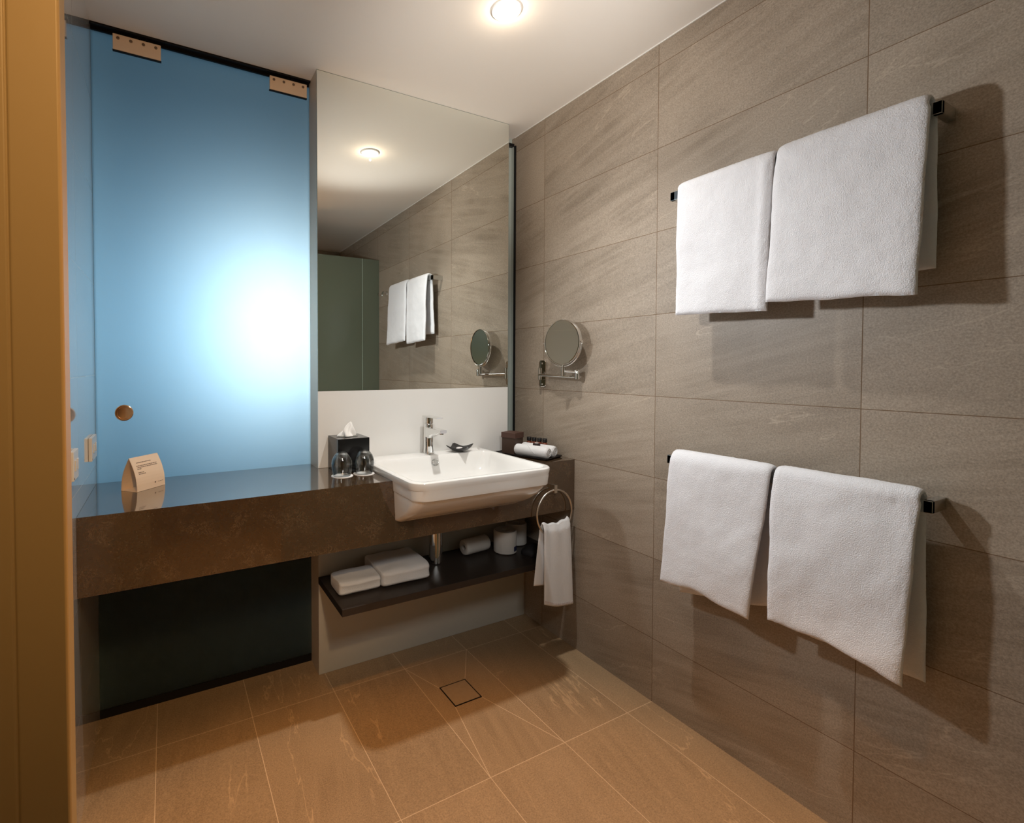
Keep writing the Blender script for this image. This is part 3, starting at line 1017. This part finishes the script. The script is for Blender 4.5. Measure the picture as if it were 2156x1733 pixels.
tube(bm, [ROT @ Vector((0, 0.0985, 0)), ROT @ Vector((0, 0.110, 0))], 0.003)
tube(bm, [ROT @ Vector((0, -0.0985, 0)), ROT @ Vector((0, -0.110, 0))], 0.003)
localize(bm, sm_)
finish(bm, 'rim', M['chrome'], sm_, smooth=True, angle=40)
bm = bmesh.new()
tube(bm, [ROT @ Vector((0.0, 0.1055 * math.cos(a), 0.1055 * math.sin(a))) for a in [PI + PI * k / 28 for k in range(29)]], 0.0028, 10)
localize(bm, sm_)
finish(bm, 'yoke', M['chrome'], sm_, smooth=True)
bm = bmesh.new()
prof = []
for k in range(9):
    r = 0.095 * k / 8 + 0.0001
    prof.append((r, -0.0078 + 0.0022 * (1 - (r / 0.095) ** 2) * 0.4))
lathe(bm, prof, (0, 0, 0), 'X', 72, ROT, True, False)
lathe(bm, [(0.095, 0.0078), (0.0001, 0.0078)], (0, 0, 0), 'X', 72, ROT, False, False)
localize(bm, sm_)
finish(bm, 'mirror_disc', M['mirror'], sm_, smooth=True, angle=30)

# ------------------------------------------------------------------ downlights
def downlight(x, y, label, lens_m, rim_m, r=0.048):
    t = empty('downlight', (x, y, HC), label, 'downlight')
    bm = bmesh.new()
    lathe(bm, [(r, 0.0), (r, -0.0035), (r * 0.96, -0.006), (r * 0.80, -0.0075), (r * 0.70, -0.006), (r * 0.70, -0.001)], (x, y, HC - 0.0002), 'Z', 56, cap0=False, cap1=False)
    localize(bm, t)
    finish(bm, 'rim', rim_m, t, smooth=True, angle=35)
    bm = bmesh.new()
    lathe(bm, [(r * 0.70, -0.0042), (r * 0.5, -0.0052), (0.0005, -0.0056)], (x, y, HC), 'Z', 48, cap0=False)
    localize(bm, t)
    finish(bm, 'diffuser', lens_m, t, smooth=True)
    return t
downlight(-0.592, -0.478, 'round white downlight glowing in the ceiling above the basin', M['lens'], M['lamp_rim'])
downlight(-1.32, -1.18, 'warm round downlight in the ceiling near the entry, above the floor', M['lens_warm'], M['plastic'])
downlight(-0.7, -2.35, 'warm round downlight in the ceiling inside the shower', M['lens_warm'], M['plastic'])

# ------------------------------------------------------------------ shower screen (seen in the mirror)
ss = empty('shower_screen', (-0.45, -1.772, 0.0), 'frosted greenish glass shower screen seen in the mirror', 'shower screen')
for (xa, xb) in ((-0.95, -0.1505), (-0.1475, -0.001)):
    bm = bmesh.new(); box(bm, (xa, -1.778, 0.002), (xb, -1.770, 2.135))
    localize(bm, ss)
    finish(bm, 'glass_panel', M['shower_glass'], ss, bevel=0.0008)
bm = bmesh.new(); box(bm, (-0.1505, -1.779, 0.002), (-0.1475, -1.769, 2.135))
localize(bm, ss)
finish(bm, 'edge_seal', simple('pale_seal', (0.45, 0.55, 0.45), 0.3), ss)
for y in (-1.60, -1.70):
    bm = bmesh.new()
    lathe(bm, [(0.014, 0), (0.014, -0.004), (0.006, -0.006), (0.006, -0.03), (0.011, -0.032), (0.011, -0.038)], (-0.0005, y, 1.84), 'X', 20)
    tag(finish(bm, 'robe_hook', M['chrome'], smooth=True, angle=35),
        'small chrome robe hook on the stone wall, the one %s the shower screen' % ('farther from' if y > -1.65 else 'closer to'), 'hook', 'robe hooks')

# ------------------------------------------------------------------ floor drain
dn_ = empty('floor_drain', (-0.606, -0.2285, 0.0), 'square tile-insert floor drain with a dark slot around it', 'drain')
bm = bmesh.new()
ox0, oy0, ox1, oy1 = dr
w = 0.0045
for a, b_ in (((ox0, oy0, 0.0002), (ox1, oy0 + w, 0.0012)), ((ox0, oy1 - w, 0.0002), (ox1, oy1, 0.0012)),
              ((ox0, oy0 + w, 0.0002), (ox0 + w, oy1 - w, 0.0012)), ((ox1 - w, oy0 + w, 0.0002), (ox1, oy1 - w, 0.0012))):
    box(bm, a, b_)
localize(bm, dn_)
finish(bm, 'slot', M['black'], dn_)
bm = bmesh.new(); box(bm, (ox0 + w, oy0 + w, 0.0002), (ox1 - w, oy1 - w, 0.0014))
localize(bm, dn_)
finish(bm, 'tile_insert', simple('drain_tile', (0.345, 0.245, 0.150), 0.42, var=0.12), dn_)

# ------------------------------------------------------------------ tissue box
tb = empty('tissue_box', (-0.9515, 0.058, ZC), 'black cube tissue box with a white tissue, beside the splashback', 'tissue box')
bm = bmesh.new(); box(bm, (-1.0155, -0.006, ZC + 0.0003), (-0.8875, 0.1215, 0.969))
localize(bm, tb)
finish(bm, 'box_body', M['black_gloss'], tb, bevel=0.0015)
bm = bmesh.new()
lp = []
for (r_, z) in ((0.030, 0.9693), (0.030, 0.9703)):
    lp.append([Vector((-0.9515 + 1.35 * r_ * math.cos(2 * PI * k / 36), 0.062 + r_ * 0.75 * math.sin(2 * PI * k / 36), z)) for k in range(36)])
loft(bm, lp)
localize(bm, tb)
finish(bm, 'opening', simple('opening_rim', (0.20, 0.21, 0.19), 0.4), tb)
bm = bmesh.new()
rows = []
for j in range(16):
    t_ = j / 15
    row = []
    for k in range(40):
        a = 2 * PI * k / 40
        rr = (0.026 * (1 - t_) ** 0.9 + 0.0025) * (1 + 0.30 * math.sin(3 * a + t_ * 4) + 0.14 * math.sin(7 * a + 2))
        x = -0.9560 + rr * math.cos(a) * 1.15 + 0.022 * t_ * t_ - 0.006 * t_
        y = 0.058 + rr * math.sin(a) * 0.65
        z = 0.9706 + 0.050 * t_ + 0.007 * math.sin(2 * a + 1) * t_
        row.append(Vector((x, y, z)))
    rows.append(row)
loft(bm, rows)
localize(bm, tb)
finish(bm, 'tissue', M['tissue'], tb, smooth=True)

# ------------------------------------------------------------------ upturned glasses on paper discs
def tumbler():
    g = empty('drinking_glass', (0, 0, 0), 'x', 'glass', 'upturned drinking glasses on paper coasters')
    bm = bmesh.new()
    prof = [(0.0320, 0.0), (0.0350, 0.012), (0.0382, 0.030), (0.0392, 0.043), (0.0375, 0.057), (0.0325, 0.070), (0.0255, 0.0800), (0.0215, 0.0845), (0.0200, 0.0865), (0.0001, 0.0868)]
    inner = [(r - 0.0014, z) for r, z in prof[:6]] + [(0.0200, 0.0735), (0.0120, 0.0755), (0.0001, 0.0758)]
    lathe(bm, prof, (0, 0, 0), 'Z', 48, cap0=False, cap1=False)
    lathe(bm, inner, (0, 0, 0), 'Z', 48, cap0=False, cap1=False)
    lathe(bm, [(0.0320, 0.0), (0.0306, 0.0)], (0, 0, 0), 'Z', 48, cap0=False, cap1=False)
    finish(bm, 'glass_bowl', M['glass'], g, smooth=True, angle=50)
    return g
g1 = tumbler()
g1.location = (-1.013, -0.045, ZC + 0.0015)
g1['label'] = 'upturned clear glass on a paper coaster in front of the tissue box'
g2 = g1.copy(); C.objects.link(g2)
for ch in g1.children:
    c = ch.copy(); C.objects.link(c); c.parent = g2
g2.location = (-0.926, -0.045, ZC + 0.0015)
g2['label'] = 'upturned clear glass on a paper coaster, right next to the basin'
for gx, lab in ((-1.012, 'round white paper coaster under the glass farther from the basin'), (-0.926, 'round white paper coaster under the glass beside the basin')):
    bm = bmesh.new(); lathe(bm, [(0.0405, 0.0), (0.0405, 0.0012)], (gx, -0.045, ZC + 0.0002), 'Z', 48)
    tag(finish(bm, 'paper_coaster', M['paper']), lab, 'coaster', 'paper coasters')

# ------------------------------------------------------------------ tent card
A_ = Vector((-1.678, 0.029)); B_ = Vector((-1.596, 0.109)); ex = (B_ - A_).normalized(); ey = Vector((-ex.y, ex.x))
tc = empty('tent_card', (A_.x, A_.y, ZC), 'cream folded tent card with small dark print on the bench', 'card', rz=math.atan2(ex.y, ex.x))
Wc, Dc, Hc = 0.112, 0.068, 0.108
sec = []
for k in range(11):
    t_ = k / 10
    y = Dc / 2 * t_ - 0.0095 * math.sin(t_ * PI)
    sec.append((y, Hc * t_))
full = sec + [(Dc - y, z) for y, z in sec[::-1][1:]]
def card_pt(x, t_, off=0.0):
    y = Dc / 2 * t_ - 0.0095 * math.sin(t_ * PI)
    dy = Dc / 2 - 0.0095 * PI * math.cos(t_ * PI); dz = Hc
    nv = Vector((0, -dz, dy)).normalized()
    return Vector((x, y, Hc * t_)) + nv * off
bm = bmesh.new()
lo = []
for x in (0.0, Wc):
    lo.append([Vector((x, y, z + 0.0006)) for y, z in full] + [Vector((x, Dc - 0.0006, 0.0006))] +
              [Vector((x, Dc - max(0.0012, y + 0.0009), max(0.0008, z - 0.0006))) for y, z in sec[1:]] + [Vector((x, y + 0.0009, max(0.0008, z - 0.0006))) for y, z in sec[::-1][1:]])
rows = [[bm.verts.new(p) for p in l] for l in lo]
n = len(rows[0])
for i in range(n):
    j = (i + 1) % n
    bm.faces.new((rows[0][i], rows[0][j], rows[1][j], rows[1][i]))
finish(bm, 'folded_card', M['card'], tc)
bm = bmesh.new(); box(bm, (0.0, 0.001, 0.0002), (Wc, Dc - 0.001, 0.0009))
finish(bm, 'card_base', M['card'], tc)
bm = bmesh.new()
rnd = random.Random(3)
def words(t_, x0, x1_, h=0.0022):
    x = x0
    while x < x1_:
        wl = rnd.uniform(0.002, 0.007)
        e = min(x + wl, x1_)
        vs = [bm.verts.new(card_pt(x, t_, 0.0006)), bm.verts.new(card_pt(e, t_, 0.0006)),
              bm.verts.new(card_pt(e, t_ + h / Hc, 0.0006)), bm.verts.new(card_pt(x, t_ + h / Hc, 0.0006))]
        bm.faces.new(vs)
        x = e + 0.0012
words(0.825, 0.018, 0.074)
words(0.735, 0.014, 0.094); words(0.69, 0.014, 0.094); words(0.645, 0.014, 0.030)
words(0.545, 0.014, 0.036); words(0.50, 0.014, 0.040)
finish(bm, 'printed_text', M['ink'], tc)
bm = bmesh.new()
words(0.165, 0.083, 0.105, 0.0012)
finish(bm, 'printed_footer', M['ink'], tc)
bm = bmesh.new()
c0 = [bm.verts.new(card_pt(0.0715 + 0.0026 * math.cos(2 * PI * k / 16), 0.17 + 0.0026 * math.sin(2 * PI * k / 16) / Hc, 0.0006)) for k in range(16)]
bm.faces.new(c0)
finish(bm, 'printed_emblem', M['ink'], tc)

# ------------------------------------------------------------------ soap dish
sd = empty('soap_dish', (-0.428, 0.062, 0.866), 'square charcoal dish with upturned corners beside the tap', 'dish', rz=math.radians(40))
bm = bmesh.new()
ng = 24
def dz_(u, v):
    c4 = (abs(u) * abs(v)) ** 1.6
    return 0.002 + 0.014 * max(abs(u), abs(v)) ** 2.0 + 0.014 * c4
half = 0.048
top, bot = [], []
for i in range(ng + 1):
    rt, rb_ = [], []
    for j in range(ng + 1):
        u, v = 2 * i / ng - 1, 2 * j / ng - 1
        pull = 1 - 0.10 * (1 - min(1, abs(u))) * abs(v) - 0.10 * (1 - min(1, abs(v))) * abs(u)
        x, y = half * u * pull, half * v * pull
        z = dz_(u, v)
        rt.append(bm.verts.new((x, y, z + 0.003)))
        rb_.append(bm.verts.new((x, y, z - 0.0005)))
    top.append(rt); bot.append(rb_)
for i in range(ng):
    for j in range(ng):
        bm.faces.new((top[i][j], top[i + 1][j], top[i + 1][j + 1], top[i][j + 1]))
        bm.faces.new((bot[i][j], bot[i][j + 1], bot[i + 1][j + 1], bot[i + 1][j]))
for i in range(ng):
    for (a, b_) in (((i, 0), (i + 1, 0)), ((i, ng), (i + 1, ng)), ((0, i), (0, i + 1)), ((ng, i), (ng, i + 1))):
        bm.faces.new((top[a[0]][a[1]], top[b_[0]][b_[1]], bot[b_[0]][b_[1]], bot[a[0]][a[1]]))
finish(bm, 'dish_bowl', M['dish'], sd, smooth=True, angle=60)
bm = bmesh.new(); lathe(bm, [(0.013, 0.0), (0.0145, 0.002), (0.0145, 0.010), (0.013, 0.0125)], (-0.428, 0.066, 0.8715), 'Z', 32)
tag(finish(bm, 'soap_bar', M['paper'], smooth=True, angle=50), 'small round white soap in the charcoal dish', 'soap')

# ------------------------------------------------------------------ amenity tray and what stands on it
TC = Vector((-0.117, -0.032)); TA = math.radians(18)
tx, ty = Vector((math.cos(TA), math.sin(TA))), Vector((-math.sin(TA), math.cos(TA)))
tray = empty('amenity_tray', (TC.x, TC.y, ZC), 'black rectangular tray on the bench in the corner', 'tray', rz=TA)
bm = bmesh.new()
lp = [rrect(-0.064, 0.064, -0.129, 0.129, 0.006, 0.0003), rrect(-0.068, 0.068, -0.133, 0.133, 0.006, 0.003), rrect(-0.071, 0.071, -0.136, 0.136, 0.006, 0.009),
      rrect(-0.0695, 0.0695, -0.1345, 0.1345, 0.006, 0.0095), rrect(-0.066, 0.066, -0.131, 0.131, 0.006, 0.005), rrect(-0.060, 0.060, -0.125, 0.125, 0.006, 0.0035)]
loft(bm, lp)
finish(bm, 'tray_dish', M['tray'], tray, smooth=True, angle=30)
ZT = ZC + 0.0037
def tray_pt(a, b_):
    return (TC.x + tx.x * a + ty.x * b_, TC.y + tx.y * a + ty.y * b_)
bx, by = tray_pt(-0.009, 0.080)
gb = empty('gift_box', (bx, by, ZT), 'brown cardboard box with a lid at the back of the tray', 'box', rz=TA)
bm = bmesh.new(); box(bm, (-0.034, -0.036, 0.0), (0.034, 0.036, 0.075))
finish(bm, 'box_body', M['brown_card'], gb, bevel=0.001)
bm = bmesh.new(); box(bm, (-0.0365, -0.0385, 0.072), (0.0365, 0.0385, 0.0975))
finish(bm, 'lid', M['brown_lid'], gb, bevel=0.001)

def rolled(name, a, z, label):
    x, y = tray_pt(a, -0.044)
    t = empty(name, (x, y, z), label, 'towel', 'rolled face cloths on the tray', rz=TA)
    bm = bmesh.new()
    R0, Lh = 0.0255, 0.082
    loops = []
    prof = [(-Lh, 0.3), (-Lh - 0.002, 0.75), (-Lh + 0.003, 0.95)] + [(-Lh + 0.01 + k * (2 * Lh - 0.02) / 10, 1.0) for k in range(11)] + [(Lh - 0.003, 0.95), (Lh + 0.002, 0.75), (Lh, 0.3)]
    for (yy, f) in prof:
        l = []
        for k in range(48):
            an = 2 * PI * k / 48
            r_ = R0 * f * (1 + 0.05 * (k / 48)) * (1 + 0.03 * noise.noise(Vector((math.cos(an) * 2, math.sin(an) * 2, yy * 30 + a * 50))))
            l.append(Vector((r_ * math.cos(an), yy, R0 + r_ * math.sin(an) * 0.97)))
        loops.append(l)
    loft(bm, loops)
    finish(bm, 'cloth_roll', M['towel_fine'], t, smooth=True, angle=60)
    bm = bmesh.new()     # spiral end and the diagonal tuck
    pts = []
    for k in range(60):
        an = k / 59 * 5 * PI
        r_ = 0.003 + 0.0170 * k / 59
        pts.append((r_ * math.cos(an), -Lh - 0.0025, R0 + r_ * math.sin(an)))
    tube(bm, pts, 0.0012, 6)
    pts = []
    for k in range(20):
        an = PI * (0.35 + 0.75 * k / 19)
        pts.append((R0 * 1.02 * math.cos(an), 0.045 - 0.075 * k / 19, R0 + R0 * 1.02 * math.sin(an) * 0.97))
    tube(bm, pts, 0.0012, 6)
    finish(bm, 'rolled_edge', M['towel_fine'], t, smooth=True)
    return t
rolled('face_cloth', -0.037, ZT + 0.0012, 'rolled white face cloth on the tray, the one next to the basin')
rolled('face_cloth', 0.0165, ZT + 0.0012, 'rolled white face cloth on the tray, the one on the wall side')
px_, py_ = tray_pt(-0.010, -0.050)
sp_ = empty('wrapped_soap', (px_, py_, ZT + 0.0455), 'small round dark wrapped soap with a pale top, lying on the rolled cloths', 'soap')
bm = bmesh.new(); lathe(bm, [(0.0125, 0.0), (0.0165, 0.003), (0.0170, 0.008), (0.0155, 0.0125), (0.0095, 0.0140)], (0, 0, 0), 'Z', 36)
finish(bm, 'wrapper', M['soap_dark'], sp_, smooth=True, angle=50)
bm = bmesh.new(); lathe(bm, [(0.0090, 0.0139), (0.0090, 0.0147)], (0, 0, 0), 'Z', 32)
finish(bm, 'pale_disc', M['label'], sp_)

def bottle():
    t = empty('toiletry_bottle', (0, 0, 0), 'x', 'bottle', 'mini toiletry bottles on the tray')
    bm = bmesh.new(); lathe(bm, [(0.0115, 0.0), (0.0125, 0.002), (0.0125, 0.045), (0.0110, 0.051), (0.0070, 0.054), (0.0068, 0.058)], (0, 0, 0), 'Z', 28)
    finish(bm, 'bottle_body', M['amber'], t, smooth=True, angle=40)
    bm = bmesh.new(); lathe(bm, [(0.0105, 0.055), (0.0110, 0.056), (0.0110, 0.070), (0.0100, 0.0715)], (0, 0, 0), 'Z', 28)
    finish(bm, 'cap', M['cap'], t, smooth=True, angle=40)
    bm = bmesh.new(); lathe(bm, [(0.0127, 0.010), (0.0127, 0.042)], (0, 0, 0), 'Z', 28, cap0=False, cap1=False)
    finish(bm, 'bottle_label', simple('brown_label', (0.07, 0.03, 0.022), 0.6), t, smooth=True)
    return t
b0 = bottle()
labs = ['mini amber bottle with black cap, leftmost of the four, touching the brown box',
        'mini amber bottle with black cap, second from the brown box',
        'mini amber bottle with black cap, third from the brown box',
        'mini amber bottle with black cap, rightmost of the four, farthest from the brown box']
for k, bpos in enumerate((0.030, 0.0025, -0.025, -0.0525)):
    if k == 0:
        o = b0
    else:
        o = b0.copy(); C.objects.link(o)
        for ch in b0.children:
            c = ch.copy(); C.objects.link(c); c.parent = o
    xx, yy = tray_pt(0.0565, bpos)
    o.location = (xx, yy, ZT + 0.0015)
    o['label'] = labs[k]

# ------------------------------------------------------------------ things on the lower shelf
def folded(name, x0, x1_, y0, y1_, z0, z1, layers, label, seed):
    t = empty(name, ((x0 + x1_) / 2, (y0 + y1_) / 2, z0), label, 'towel', 'folded towels on the shelf')
    bm = bmesh.new()
    n1_, loops = 14, []
    steps = 40
    hh = z1 - z0
    # cross-section in the YZ plane: soft slab with layered front folds, swept along X
    def section(fx, sc):
        pts = []
        ym, zm = (y0 + y1_) / 2, (z0 + z1) / 2
        m_ = 96
        for k in range(m_):
            a = 2 * PI * k / m_
            ca, sa = math.cos(a), math.sin(a)
            e = 0.32
            px = (abs(ca) ** e) * (1 if ca > 0 else -1)
            pz = (abs(sa) ** e) * (1 if sa > 0 else -1)
            y = ym + px * (y1_ - y0) / 2 * sc
            z = zm + pz * hh / 2 * sc
            if ca < -0.6:
                ph = (z - z0) / hh * layers * 2 * PI
                y += 0.0022 * (1 - math.cos(ph)) * -1 + 0.004
            z += 0.008 * noise.noise(Vector((fx * 11, y * 14, seed))) * (1 if z > zm else 0)
            y += 0.004 * noise.noise(Vector((fx * 11, z * 30, seed + 4)))
            pts.append((y, max(z, z0)))
        return pts
    for i in range(steps + 1):
        u = i / steps
        uu = 0.5 - 0.5 * math.cos(PI * u)
        x = x0 + (x1_ - x0) * uu
        e = abs(2 * uu - 1)
        sc = 0.80 + 0.20 * ((1 - e ** 16) ** 0.5 if e < 1 else 0)
        loops.append([Vector((x, y, z)) for y, z in section(x, sc)])
    for l in loops:
        for v in l:
            v.z = max(v.z, z0)
    loft(bm, loops)
    localize(bm, t)
    finish(bm, 'folded_cloth', M['towel_fine'], t, smooth=True, angle=70)
    return t
folded('folded_towel', -1.036, -0.872, -0.088, 0.035, 0.4004, 0.452, 2, 'small folded white towel at the left end of the dark shelf', 1.0)
folded('folded_towel', -0.870, -0.664, -0.100, 0.110, 0.4004, 0.466, 2, 'large folded white towel on the dark shelf beside the chrome trap', 2.0)

bm = bmesh.new()
for (r0_, r1_) in ((0.038, 0.0),):
    lathe(bm, [(0.012, -0.066), (0.028, -0.068), (0.0335, -0.064), (0.0345, -0.05), (0.0345, 0.05), (0.0335, 0.064), (0.028, 0.068), (0.012, 0.066)], (0, 0, 0), 'X', 40, cap0=False, cap1=False)
    lathe(bm, [(0.012, -0.066), (0.012, 0.066)], (0, 0, 0), 'X', 40, cap0=False, cap1=False)
bmesh.ops.transform(bm, matrix=Matrix.Translation((-0.352, 0.052, 0.4352)) @ Matrix.Rotation(math.radians(6), 4, 'Z'), verts=bm.verts[:])
tag(finish(bm, 'paper_roll', M['roll'], smooth=True, angle=50), 'pale paper roll lying on its side on the dark shelf', 'roll', 'paper rolls on the shelf')
def toilet_roll(x, y, r, h, label):
    t = empty('toilet_roll', (x, y, 0.4004), label, 'roll', 'paper rolls on the shelf')
    bm = bmesh.new()
    lathe(bm, [(r * 0.36, 0.002), (r * 0.9, 0.0), (r, 0.004), (r, h - 0.005), (r * 0.93, h), (r * 0.36, h - 0.002)], (0, 0, 0), 'Z', 44, cap0=False, cap1=False)
    lathe(bm, [(r * 0.36, 0.002), (r * 0.36, h - 0.002)], (0, 0, 0), 'Z', 44, cap0=False, cap1=False)
    finish(bm, 'paper', M['roll'], t, smooth=True, angle=50)
    return t
tr1 = toilet_roll(-0.222, 0.000, 0.052, 0.100, 'white toilet roll standing on the shelf next to the roll lying down')
bm = bmesh.new()
arc = []
for z in (0.012, 0.034):
    arc.append([Vector((0.0524 * math.cos(a), 0.0524 * math.sin(a), z)) for a in [math.radians(-78 + 5 * k) for k in range(8)]])
loft(bm, arc, False, False, closed=False)
finish(bm, 'sticker', simple('navy_sticker', (0.02, 0.025, 0.08), 0.6), tr1, smooth=True)
toilet_roll(-0.110, 0.062, 0.050, 0.100, 'white toilet roll standing at the back right of the shelf')
# dark pouch with a cord in front of the rolls
pch = empty('drawstring_pouch', (-0.105, -0.075, 0.4004), 'soft black pouch with a cord on the right end of the shelf', 'pouch')
bm = bmesh.new()
loops = []
for j in range(9):
    t_ = j / 8
    sc = math.sin(PI * (0.12 + 0.83 * (1 - t_) * 0.55 + 0.0)) if False else (1 - t_ ** 3) ** 0.5 * 0.98 + 0.02
    z = 0.0003 + 0.034 * t_
    loops.append([Vector((0.070 * sc * math.cos(a) * (1 + 0.08 * math.sin(3 * a)), 0.045 * sc * math.sin(a) * (1 + 0.10 * math.sin(5 * a + 1)), z + 0.002 * math.sin(6 * a) * t_)) for a in [2 * PI * k / 40 for k in range(40)]])
loft(bm, loops)
finish(bm, 'pouch_body', simple('black_cloth', (0.012, 0.012, 0.014), 0.7), pch, smooth=True, angle=60)
bm = bmesh.new()
tube(bm, [(-0.066 + 0.012 * k, -0.048 + 0.010 * math.sin(k * 1.2), 0.004 + 0.0015 * math.cos(k)) for k in range(12)], 0.0022, 8)
finish(bm, 'cord', simple('black_cord', (0.02, 0.02, 0.025), 0.4), pch, smooth=True)

# ------------------------------------------------------------------ plates on the left wall
def plate(y0, y1_, z0, z1, label, name):
    t = empty(name, (XL, (y0 + y1_) / 2, (z0 + z1) / 2), label, 'wall plate')
    bm = bmesh.new(); box(bm, (XL + 0.0004, y0, z0), (XL + 0.0105, y1_, z1))
    localize(bm, t)
    finish(bm, 'cover_plate', M['plastic'], t, bevel=0.0015)
    for k in range(2):
        yc = y0 + (y1_ - y0) * (0.3 + 0.4 * k)
        bm = bmesh.new(); box(bm, (XL + 0.0103, yc - 0.008, (z0 + z1) / 2 - 0.014), (XL + 0.0135, yc + 0.008, (z0 + z1) / 2 + 0.014))
        localize(bm, t)
        finish(bm, 'rocker', M['plastic'], t, bevel=0.001)
    bm = bmesh.new(); lathe(bm, [(0.003, 0.0), (0.003, 0.001)], (XL + 0.0104, y0 + 0.006, z0 + 0.006), 'X', 14)
    localize(bm, t)
    finish(bm, 'screw', M['screw'], t)
plate(0.045, 0.160, 0.946, 1.020, 'pale power point plate on the left tiled wall above the bench', 'power_point')
plate(-0.300, -0.225, 0.955, 1.030, 'small pale switch plate on the left wall next to the entry frame', 'switch_plate')
